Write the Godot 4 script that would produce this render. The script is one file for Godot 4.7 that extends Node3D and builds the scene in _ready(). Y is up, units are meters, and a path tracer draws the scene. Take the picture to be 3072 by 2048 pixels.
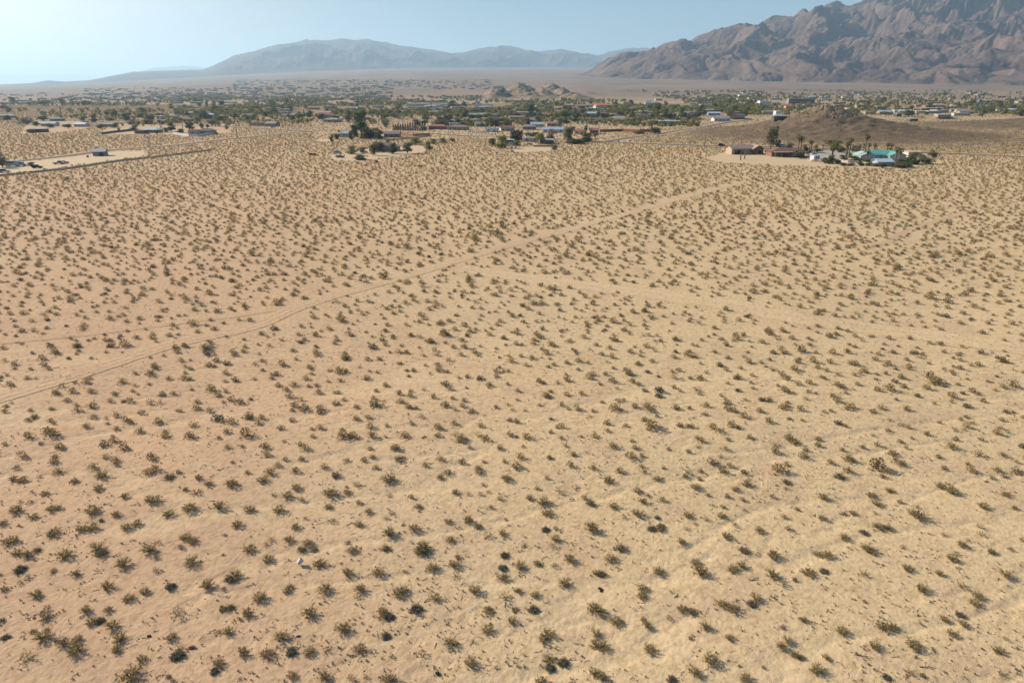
extends Node3D
# A desert flat of scattered creosote bushes seen from the air, a small town behind it and bare mountains beyond.

const EYE := 40.0
const FOCAL := 2048.0
var cp := cos(deg_to_rad(20.58))
var sp := sin(deg_to_rad(20.58))
var rng := RandomNumberGenerator.new()
var counts := {}
var mats := {}
var keep_out := []          # bare patches and roads: [polygon, bounds]
var n_roll := FastNoiseLite.new()
var n_rill := FastNoiseLite.new()
var n_lump := FastNoiseLite.new()
var n_tone := FastNoiseLite.new()
var n_fine := FastNoiseLite.new()
var n_ridge := FastNoiseLite.new()
var tex_sand: NoiseTexture2D
var tex_speck: NoiseTexture2D
var tex_bump: NoiseTexture2D
var tex_soft: NoiseTexture2D
var leaf_mat: StandardMaterial3D
var wood_mat: StandardMaterial3D
var ground_mat: StandardMaterial3D
var rock_mat: StandardMaterial3D

# ---------------------------------------------------------------- mesh builder
class MB:
	var v := PackedVector3Array()
	var n := PackedVector3Array()
	var c := PackedColorArray()
	var ix := PackedInt32Array()

	func quad(a: Vector3, b: Vector3, d: Vector3, e: Vector3, hint: Vector3, col: Color) -> void:
		var m := (d - a).cross(b - a)
		if m.length_squared() < 1e-14:
			m = (e - a).cross(d - a)
		if m.dot(hint) < 0.0:
			var s := b
			b = e
			e = s
			m = -m
		m = m.normalized()
		var k := v.size()
		for p in [a, b, d, e]:
			v.append(p)
			n.append(m)
			c.append(col)
		for i in [0, 1, 2, 0, 2, 3]:
			ix.append(k + i)

	func tri(a: Vector3, b: Vector3, d: Vector3, hint: Vector3, col: Color) -> void:
		var m := (d - a).cross(b - a)
		if m.dot(hint) < 0.0:
			var s := b
			b = d
			d = s
			m = -m
		m = m.normalized()
		var k := v.size()
		for p in [a, b, d]:
			v.append(p)
			n.append(m)
			c.append(col)
		for i in 3:
			ix.append(k + i)

	func box(at: Vector3, size: Vector3, col: Color, bs := Basis()) -> void:
		var h := size * 0.5
		for ax in 3:
			for s in [-1.0, 1.0]:
				var u := (ax + 1) % 3
				var w := (ax + 2) % 3
				var o := Vector3.ZERO
				o[ax] = s * h[ax]
				var du := Vector3.ZERO
				du[u] = h[u]
				var dw := Vector3.ZERO
				dw[w] = h[w]
				quad(at + bs * (o - du - dw), at + bs * (o + du - dw), at + bs * (o + du + dw), at + bs * (o - du + dw), bs * o, col)

	func tube(pts: Array, rad: Array, sides: int, col: Color) -> void:
		var ring := []
		for i in pts.size():
			var t: Vector3 = (pts[mini(i + 1, pts.size() - 1)] - pts[maxi(i - 1, 0)]).normalized()
			var e := t.cross(Vector3(0.31, 0.12, 0.94)).normalized()
			var f := t.cross(e)
			var r := []
			for k in sides:
				var an := TAU * k / sides
				r.append(pts[i] + (e * cos(an) + f * sin(an)) * rad[i])
			ring.append(r)
		for i in pts.size() - 1:
			for k in sides:
				var k2 := (k + 1) % sides
				var mid: Vector3 = (ring[i][k] + ring[i][k2]) * 0.5 - pts[i]
				quad(ring[i][k], ring[i][k2], ring[i + 1][k2], ring[i + 1][k], mid, col)

	func commit(m: Material) -> ArrayMesh:
		var a := []
		a.resize(Mesh.ARRAY_MAX)
		a[Mesh.ARRAY_VERTEX] = v
		a[Mesh.ARRAY_NORMAL] = n
		a[Mesh.ARRAY_COLOR] = c
		a[Mesh.ARRAY_INDEX] = ix
		var am := ArrayMesh.new()
		am.add_surface_from_arrays(Mesh.PRIMITIVE_TRIANGLES, a)
		am.surface_set_material(0, m)
		return am

# ---------------------------------------------------------------- naming
func numbered(called: String) -> String:
	var k: int = counts.get(called, 0)
	counts[called] = k + 1
	return called if k == 0 else "%s_%03d" % [called, k]

func tag(o: Node, label: String, category: String, group := "", kind := "") -> void:
	if label: o.set_meta("label", label)
	if category: o.set_meta("category", category)
	if group: o.set_meta("group", group)
	if kind: o.set_meta("kind", kind)

func thing(called: String, label: String, category: String, at: Vector3, turn := 0.0, group := "") -> Node3D:
	var o := Node3D.new()
	o.name = numbered(called)
	add_child(o, true)
	o.position = at
	o.rotation.y = turn
	tag(o, label, category, group)
	return o

func part(called: String, mesh: Mesh, parent: Node, label := "") -> MeshInstance3D:
	var o := MeshInstance3D.new()
	o.name = called
	o.mesh = mesh
	parent.add_child(o, true)
	var k := 0
	if label: o.set_meta("label", label)
	return o

func structure(called: String, mesh: Mesh, label := "") -> MeshInstance3D:
	var o := MeshInstance3D.new()
	o.name = numbered(called)
	o.mesh = mesh
	add_child(o, true)
	tag(o, label, "", "", "structure")
	return o

func scatter(called: String, mesh: Mesh, places: Array, tints: Array, label: String, category: String) -> void:
	var mm := MultiMesh.new()
	mm.transform_format = MultiMesh.TRANSFORM_3D
	mm.use_colors = true
	mm.mesh = mesh
	mm.instance_count = places.size()
	for i in places.size():
		mm.set_instance_transform(i, places[i])
		mm.set_instance_color(i, tints[i])
	var o := MultiMeshInstance3D.new()
	o.name = numbered(called)
	o.multimesh = mm
	add_child(o, true)
	tag(o, label, category, "", "stuff")

# ---------------------------------------------------------------- materials
func lin(r: float, g: float, b: float) -> Color:
	return Color(r, g, b).linear_to_srgb()

func flat(r: float, g: float, b: float, rough := 0.85, metal := 0.0) -> StandardMaterial3D:
	var key := "%.3f %.3f %.3f %.2f %.2f" % [r, g, b, rough, metal]
	if not mats.has(key):
		var m := StandardMaterial3D.new()
		m.albedo_color = lin(r, g, b)
		m.roughness = rough
		m.metallic = metal
		m.metallic_specular = 0.3
		m.albedo_texture = tex_soft
		m.uv1_triplanar = true
		m.uv1_world_triplanar = true
		m.uv1_scale = Vector3(0.13, 0.13, 0.13)
		mats[key] = m
	return mats[key]

func ramp(stops: Array) -> Gradient:
	var g := Gradient.new()
	var o := PackedFloat32Array()
	var c := PackedColorArray()
	for s in stops:
		o.append(s[0])
		c.append(Color(s[1], s[2], s[3]))
	g.offsets = o
	g.colors = c
	return g

func noise_tex(kind: int, freq: float, octaves: int, stops: Array, side := 1024, sd := 3) -> NoiseTexture2D:
	var f := FastNoiseLite.new()
	f.seed = sd
	f.noise_type = kind
	f.frequency = freq
	f.fractal_octaves = octaves
	if kind == FastNoiseLite.TYPE_CELLULAR:
		f.cellular_return_type = FastNoiseLite.RETURN_DISTANCE
		f.fractal_type = FastNoiseLite.FRACTAL_NONE
	var t := NoiseTexture2D.new()
	t.width = side
	t.height = side
	t.seamless = true
	t.noise = f
	if stops: t.color_ramp = ramp(stops)
	return t

func make_materials() -> void:
	tex_sand = noise_tex(FastNoiseLite.TYPE_SIMPLEX_SMOOTH, 0.012, 6, [[0.0, 0.86, 0.845, 0.83], [0.35, 0.94, 0.935, 0.93], [0.6, 0.985, 0.985, 0.985], [1.0, 1.0, 1.0, 1.0]], 1024, 5)
	tex_speck = noise_tex(FastNoiseLite.TYPE_CELLULAR, 0.055, 1, [[0.0, 0.52, 0.49, 0.46], [0.10, 0.70, 0.68, 0.66], [0.20, 0.98, 0.98, 0.98], [1.0, 1.0, 1.0, 1.0]], 1024, 11)
	tex_bump = noise_tex(FastNoiseLite.TYPE_SIMPLEX, 0.02, 6, [], 1024, 21)
	tex_soft = noise_tex(FastNoiseLite.TYPE_SIMPLEX_SMOOTH, 0.02, 5, [[0.0, 0.82, 0.81, 0.80], [0.5, 0.95, 0.95, 0.95], [1.0, 1.0, 1.0, 1.0]], 512, 31)
	ground_mat = StandardMaterial3D.new()
	ground_mat.vertex_color_use_as_albedo = true
	ground_mat.roughness = 0.95
	ground_mat.metallic_specular = 0.15
	ground_mat.albedo_texture = tex_sand
	ground_mat.detail_enabled = true
	ground_mat.detail_albedo = tex_speck
	ground_mat.detail_blend_mode = BaseMaterial3D.BLEND_MODE_MUL
	ground_mat.detail_uv_layer = BaseMaterial3D.DETAIL_UV_2
	ground_mat.heightmap_enabled = true
	ground_mat.heightmap_texture = tex_bump
	ground_mat.heightmap_scale = 3.4
	rock_mat = StandardMaterial3D.new()
	rock_mat.vertex_color_use_as_albedo = true
	rock_mat.roughness = 0.95
	rock_mat.metallic_specular = 0.15
	rock_mat.albedo_texture = noise_tex(FastNoiseLite.TYPE_SIMPLEX, 0.03, 6, [[0.0, 0.45, 0.42, 0.41], [0.4, 0.78, 0.77, 0.76], [0.62, 0.95, 0.94, 0.93], [1.0, 1.0, 1.0, 1.0]], 1024, 41)
	leaf_mat = StandardMaterial3D.new()
	leaf_mat.vertex_color_use_as_albedo = true
	leaf_mat.roughness = 0.8
	leaf_mat.metallic_specular = 0.2
	leaf_mat.backlight_enabled = true
	leaf_mat.backlight = Color(0.85, 0.85, 0.85)
	leaf_mat.cull_mode = BaseMaterial3D.CULL_DISABLED
	wood_mat = StandardMaterial3D.new()
	wood_mat.vertex_color_use_as_albedo = true
	wood_mat.roughness = 0.9
	wood_mat.metallic_specular = 0.2

# ---------------------------------------------------------------- places
func ray(px: float, py: float) -> Vector3:
	var u := (px - 1536.0) / FOCAL
	var w := (1024.0 - py) / FOCAL
	return Vector3(u, w * cp - sp, -(cp + w * sp))

func at(px: float, py: float) -> Vector3:          # the spot of ground that the photograph shows there
	var r := ray(px, py)
	r /= -r.z
	var d := 20.0
	var last := 20.0
	while d < 30000.0:
		if EYE + r.y * d < land(r.x * d, d):
			break
		last = d
		d *= 1.03
	for i in 16:
		var m := (d + last) * 0.5
		if EYE + r.y * m < land(r.x * m, m): d = m
		else: last = m
	return Vector3(r.x * d, land(r.x * d, d), -d)

func seen(p: Vector3) -> Vector2:                  # where the photograph shows a point, in its pixels
	var y := p.y - EYE
	var fwd := -p.z * cp - y * sp
	var up := -p.z * sp + y * cp
	return Vector2(1536.0 + FOCAL * p.x / fwd, 1024.0 - FOCAL * up / fwd)

func metres(p: Vector3) -> float:                  # metres per photograph pixel at that point
	return (-p.z * cp - (p.y - EYE) * sp) / FOCAL

const ONES := ["zero", "one", "two", "three", "four", "five", "six", "seven", "eight", "nine", "ten", "eleven", "twelve", "thirteen", "fourteen", "fifteen", "sixteen", "seventeen", "eighteen", "nineteen"]
const TENS := ["", "", "twenty", "thirty", "forty", "fifty", "sixty", "seventy", "eighty", "ninety"]
var said := {}

func in_words(v: float, fine: bool) -> String:
	var k := clampi(int(v) if fine else roundi(v), 0, 99)
	var w: String = ONES[k] if k < 20 else (TENS[k / 10] + ("-" + ONES[k % 10] if k % 10 else ""))
	return w + (" point " + ONES[clampi(int((v - k) * 10.0), 0, 9)] if fine else "")

func placed(text: String, p: Vector3) -> String:      # a label that ends with where the photograph shows the thing
	var s := seen(p)
	for fine in [false, true]:
		var l := "%s, %s percent across, %s percent down" % [text, in_words(s.x / 30.72, fine), in_words(s.y / 20.48, fine)]
		if not said.has(l):
			said[l] = true
			return l
	return "%s, %s percent across, %s percent down" % [text, in_words(s.x / 30.72 + 0.1, true), in_words(s.y / 20.48, true)]

func sm(a: float, b: float, x: float) -> float:
	return smoothstep(a, b, x)

# ---------------------------------------------------------------- the land
func plain(x: float, d: float) -> float:
	var h := 0.0
	if d < 320.0:
		h += 0.45 * n_roll.get_noise_2d(x, d) * (1.0 - sm(200.0, 310.0, d))
		if d < 130.0:
			var f := 1.0 - sm(75.0, 125.0, d)
			h += f * (0.022 * n_lump.get_noise_2d(x, d) - 0.11 * rill(x, d) - 0.10 * runnel(x, d))
	if d > 900.0:
		var az := x / d
		var side := lerpf(0.12, 1.0, sm(-0.8, -0.12, az))
		var e := minf(d, 13000.0) - 2300.0
		h += 0.031 * side * (sqrt(e * e + 490000.0) + e) * 0.5 - 2.3
		h += 2.2
	return h

func rill(x: float, d: float) -> float:
	var u := x * 0.97 + d * 0.24
	var w := d * 0.97 - x * 0.24
	var k := absf(n_rill.get_noise_2d(u * 0.22, w))
	return 1.0 - sm(0.0, 0.10, k)

func runnel(x: float, d: float) -> float:          # a thin, crisp channel
	return 1.0 - sm(0.0, 0.030, absf(n_rill.get_noise_2d(x * 0.35 + d * 0.25 + 400.0, d * 0.75 - x * 0.12)))

func knob(x: float, d: float) -> float:
	var dx := x - 258.0
	var dz := d - 590.0
	var rx := 66.0 if dx < 0.0 else 84.0
	var q := sqrt(dx * dx / (rx * rx) + dz * dz / (60.0 * 60.0))
	var h := 20.5 * exp(-pow(q, 1.35))
	h += 4.5 * exp(-(pow((dx + 4.0) / 22.0, 2.0) + pow(dz / 22.0, 2.0)))
	var dx2 := x - 600.0
	var dz2 := d - 720.0
	h += 10.5 * exp(-(dx2 * dx2 / (160.0 * 160.0) + dz2 * dz2 / (75.0 * 75.0)))
	return h - 0.5

const KNOLLS := [[1493.0, 257.0, 1980.0, 34.0], [1452.0, 284.0, 1950.0, 34.0], [1562.0, 247.0, 2250.0, 42.0], [1630.0, 266.0, 2080.0, 36.0], [1648.0, 250.0, 2500.0, 48.0], [1722.0, 277.0, 1960.0, 30.0], [1690.0, 262.0, 2240.0, 36.0], [1770.0, 274.0, 2360.0, 40.0], [1592.0, 274.0, 1960.0, 40.0]]
var knolls := []

func rough_hills(x: float, d: float) -> float:
	var h := -3.0
	x += 26.0 * n_fine.get_noise_2d(x * 0.16, d * 0.10)
	d += 40.0 * n_fine.get_noise_2d(x * 0.12 + 50.0, d * 0.10)
	for k in knolls:
		var dx: float = (x - k[0]) / k[3]
		var dz: float = (d - k[1]) / (k[3] * 1.9)
		var q := dx * dx + dz * dz
		if q < 7.0:
			h = maxf(h, (k[2] + 3.0) * exp(-pow(q, 0.72)) - 3.0)
	return h

func land(x: float, d: float) -> float:
	var h := plain(x, d)
	if d > 430.0 and d < 900.0 and x > 20.0:
		h += maxf(0.0, knob(x, d))
	elif d > 1700.0 and d < 2800.0 and x > -150.0 and x < 450.0:
		h += maxf(0.0, rough_hills(x, d))
	return h

func sand(x: float, d: float) -> Color:
	var t := n_tone.get_noise_2d(x, d)
	var side := sm(-0.75, 0.35, x / maxf(d, 30.0) + 0.25 * t)
	var c := Color(0.505, 0.338, 0.205).lerp(Color(0.55, 0.405, 0.233), side)
	var f := 0.5 + 0.5 * n_fine.get_noise_2d(x, d)
	c = c.lerp(Color(0.42, 0.285, 0.18), 0.4 * sm(0.45, 0.8, f))
	c = c.lerp(Color(0.565, 0.42, 0.258), 0.35 * sm(0.1, 0.5, t))
	if d < 130.0:
		c = c.lerp(Color(0.59, 0.445, 0.265), 0.4 * rill(x, d) * (1.0 - sm(90.0, 130.0, d)))
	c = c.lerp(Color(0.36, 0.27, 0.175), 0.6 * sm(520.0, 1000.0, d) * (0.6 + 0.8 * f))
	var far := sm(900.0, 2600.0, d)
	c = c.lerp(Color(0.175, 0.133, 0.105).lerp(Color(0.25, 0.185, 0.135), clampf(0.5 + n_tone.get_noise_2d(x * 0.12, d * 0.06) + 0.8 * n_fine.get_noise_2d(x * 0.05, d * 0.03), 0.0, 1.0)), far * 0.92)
	return c

func surface(called: String, rows: int, cols: int, p: PackedVector3Array, col: PackedColorArray, m: Material, s1: float, s2: float, label := "") -> MeshInstance3D:
	var nn := PackedVector3Array()
	var uv := PackedVector2Array()
	var uv2 := PackedVector2Array()
	nn.resize(p.size())
	uv.resize(p.size())
	uv2.resize(p.size())
	for r in rows:
		for c in cols:
			var i := r * cols + c
			var a: Vector3 = p[i + 1 if c < cols - 1 else i] - p[i - 1 if c > 0 else i]
			var b: Vector3 = p[i + cols if r < rows - 1 else i] - p[i - cols if r > 0 else i]
			var q := a.cross(b)
			if q.y < 0.0: q = -q
			nn[i] = q.normalized()
			var o := p[i]
			uv[i] = Vector2(o.x, o.z) / s1
			uv2[i] = Vector2(o.x * 0.8 + o.z * 0.6, o.z * 0.8 - o.x * 0.6) / s2
	var ix := PackedInt32Array()
	ix.resize((rows - 1) * (cols - 1) * 6)
	var e := p[1] - p[0]
	var g := p[cols] - p[0]
	var up := g.cross(e).y > 0.0
	var k := 0
	for r in rows - 1:
		for c in cols - 1:
			var i := r * cols + c
			var q := [i, i + 1, i + cols + 1, i, i + cols + 1, i + cols] if up else [i, i + cols + 1, i + 1, i, i + cols, i + cols + 1]
			for j in 6:
				ix[k] = q[j]
				k += 1
	var a := []
	a.resize(Mesh.ARRAY_MAX)
	a[Mesh.ARRAY_VERTEX] = p
	a[Mesh.ARRAY_NORMAL] = nn
	a[Mesh.ARRAY_COLOR] = col
	a[Mesh.ARRAY_TEX_UV] = uv
	a[Mesh.ARRAY_TEX_UV2] = uv2
	a[Mesh.ARRAY_INDEX] = ix
	var am := ArrayMesh.new()
	am.add_surface_from_arrays(Mesh.PRIMITIVE_TRIANGLES, a)
	am.surface_set_material(0, m)
	return structure(called, am, label)

func build_ground() -> void:
	var ds := PackedFloat32Array()
	var d := -60.0
	while d < 60000.0:
		ds.append(d)
		if d < 22.0: d += 4.0
		elif d < 100.0: d += 0.42
		else: d *= 1.0105
	var cols := 500
	var p := PackedVector3Array()
	var col := PackedColorArray()
	for dd in ds:
		var w := 75.0 + maxf(dd, 0.0) * 1.7
		for c in cols:
			var s := 2.0 * c / (cols - 1.0) - 1.0
			var x := w * (0.55 * s + 0.45 * s * s * s)
			p.append(Vector3(x, plain(x, dd), -dd))
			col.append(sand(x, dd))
	surface("ground", ds.size(), cols, p, col, ground_mat, 13.0, 4.7, "pale desert sand flat with shallow rills")

func build_knob() -> void:
	var p := PackedVector3Array()
	var col := PackedColorArray()
	var rows := 150
	var cols := 230
	for r in rows:
		var d := 432.0 + 2.9 * r
		for c in cols:
			var x := 20.0 + 3.6 * c
			var k := knob(x, d)
			var rough := n_ridge.get_noise_2d(x * 14.0, d * 14.0)
			var h := k
			if k > 0.0: h += (rough * 2.4 + 0.4) * sm(0.5, 12.0, k)
			else: h = -0.6
			p.append(Vector3(x, plain(x, d) + h, -d))
			var t := n_fine.get_noise_2d(x, d)
			var cc := Color(0.16, 0.12, 0.083).lerp(Color(0.27, 0.20, 0.128), clampf(0.45 + 0.8 * t + 0.7 * n_ridge.get_noise_2d(x * 40.0, d * 22.0), 0.0, 1.0))
			cc = cc.lerp(Color(0.30, 0.22, 0.135), sm(13.0, 20.0, k) * sm(-0.3, 0.3, rough))
			cc = cc.lerp(sand(x, d), 1.0 - sm(0.1, 3.2, k + 2.2 * t))
			col.append(cc)
	surface("rocky_hill", rows, cols, p, col, rock_mat, 23.0, 9.0, "brown rocky hill with a boulder pile on its top behind the palm trees")

func build_rough_hills() -> void:
	var p := PackedVector3Array()
	var col := PackedColorArray()
	var rows := 120
	var cols := 110
	for r in rows:
		var d := 1750.0 + 8.5 * r
		for c in cols:
			var x := -150.0 + 5.2 * c
			var k := rough_hills(x, d)
			var h := k + (6.0 * n_ridge.get_noise_2d(x * 5.0, d * 4.0) * sm(0.0, 14.0, k) if k > 0.0 else 0.0)
			p.append(Vector3(x, plain(x, d) + h, -d))
			var t := n_fine.get_noise_2d(x * 0.4, d * 0.4)
			var cc := Color(0.36, 0.26, 0.165).lerp(Color(0.19, 0.145, 0.11), sm(-0.3, 0.5, t + 0.25 * sm(80.0, 260.0, x)))
			cc = cc.lerp(sand(x, d), 1.0 - sm(0.0, 5.0, k))
			col.append(cc)
	surface("desert_hills", rows, cols, p, col, rock_mat, 61.0, 20.0, "low tan rocky hills at the far edge of the town")

func skyline(pts: Array) -> Array:
	var out := []
	for i in pts.size() / 2:
		var r := ray(pts[2 * i], pts[2 * i + 1])
		out.append([r.x / -r.z, r.y / -r.z])
	return out

func along(line: Array, a: float) -> float:
	if a <= line[0][0]: return line[0][1]
	for i in line.size() - 1:
		if a <= line[i + 1][0]:
			return lerpf(line[i][1], line[i + 1][1], (a - line[i][0]) / (line[i + 1][0] - line[i][0]))
	return line[-1][1]

# front and crest are [distance at the left end, at the right end]
func build_range(called: String, label: String, pts: Array, front: Array, crest: Array, cols: int, rows: int, amp: float, wide: float, tone_a: Color, tone_b: Color, power: float, tilt: float, peaks := []) -> void:
	var line := skyline(pts)
	var a0: float = line[0][0]
	var a1: float = line[-1][0]
	var p := PackedVector3Array()
	var col := PackedColorArray()
	var nz := FastNoiseLite.new()
	nz.seed = 77 + called.length()
	nz.noise_type = FastNoiseLite.TYPE_SIMPLEX_SMOOTH
	nz.frequency = 1.0 / wide
	nz.fractal_type = FastNoiseLite.FRACTAL_RIDGED
	nz.fractal_octaves = 6
	nz.fractal_gain = 0.5
	nz.domain_warp_enabled = true
	nz.domain_warp_amplitude = wide * 0.25
	nz.domain_warp_frequency = 0.8 / wide
	var cones := []
	for k in peaks:
		var q := ray(k[0], k[1])
		q /= -q.z
		var high: float = EYE + q.y * k[2] - plain(q.x * k[2], k[2])
		cones.append([q.x * k[2], k[2], high, high * k[3]])
	var lobe := FastNoiseLite.new()
	lobe.seed = 5
	lobe.frequency = 1.6 / wide
	lobe.fractal_octaves = 3
	for r in rows:
		var row := r / (rows - 1.0)
		for c in cols:
			var g := c / (cols - 1.0)
			var az := lerpf(a0, a1, g)
			var d0 := lerpf(front[0], front[1], g)
			var d1 := lerpf(crest[0], crest[1], g)
			var t0 := -0.06
			if cones: t0 = (d0 * 0.76 - d0) / (d1 - d0)
			var t := lerpf(t0, 1.4, row)
			var d := lerpf(d0, d1, t)
			var bay := nz.get_noise_2d(az * d0 * 0.55 + 900.0, d * 0.3)
			var tt := t - (0.10 + 0.22 * bay) * (1.0 - sm(0.0, 0.8, t))
			var x := az * d
			var base := plain(x, d)
			var top := EYE + d1 * along(line, az)
			var rise := top - plain(az * d1, d1)
			var s := pow(clampf(tt, 0.0, 1.0), power)
			if t > 1.0: s = 1.0 - 1.6 * (t - 1.0)
			var ux := (x + d * tilt) / 1.0
			var ud := d - x * tilt
			var q := nz.get_noise_2d(ux, ud)
			var env := sm(0.0, 0.25, tt) * (1.0 - 0.8 * sm(0.55, 1.0, t))
			var h := rise * s + minf(amp, rise * 0.5) * env * (q - 0.1) + 0.045 * rise * nz.get_noise_2d(ux * 4.0, ud * 4.0) * sm(0.0, 0.3, tt)
			if tt < 0.0: h = -20.0 * minf(1.0, -tt * 20.0)
			if cones:
				var wx := x + 0.13 * wide * lobe.get_noise_2d(x, d)
				var wd := d + 0.13 * wide * lobe.get_noise_2d(d, x + 3000.0)
				for k in cones:
					var ex: float = wx - k[0]
					var ed: float = wd - k[1]
					if absf(ex) > k[3] * 2.0 or absf(ed) > k[3] * 2.5: continue
					var ang := atan2(ed, ex)
					var spur: float = 1.0 + 0.28 * cos(ang * 3.0 + k[0] * 0.01) + 0.14 * cos(ang * 7.0 + k[1] * 0.01)
					var fall: float = sqrt(ex * ex + ed * ed * 0.6) / (k[3] * spur)
					var ph: float = k[2] * (1.0 - fall)
					if ph > -k[2] * 0.3:
						ph += minf(k[2] * 0.34, amp * 0.36) * (q - 0.2) * sm(0.02, 0.3, fall) + 0.048 * k[2] * nz.get_noise_2d(ux * 3.5, ud * 3.5)
						h = maxf(h, ph)
			h *= (sm(0.0, 0.06, g) if a0 > -0.7 else 1.0) * (1.0 - sm(0.86, 1.0, g) if a1 > 0.9 else 1.0)
			p.append(Vector3(x, base + h - 2.0, -d))
			var f := n_fine.get_noise_2d(x * 12.0 / wide * 3.0, d * 12.0 / wide * 3.0)
			var cc := tone_a.lerp(tone_b, clampf(0.5 + 0.9 * f + 0.35 * q + 0.8 * n_fine.get_noise_2d(x * 0.35, d * 0.35), 0.0, 1.0))
			cc = cc.lerp(sand(x, d), 1.0 - sm(0.0, 14.0, h))
			col.append(cc)
	surface(called, rows, cols, p, col, rock_mat, wide * 0.12, wide * 0.05, label)
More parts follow.
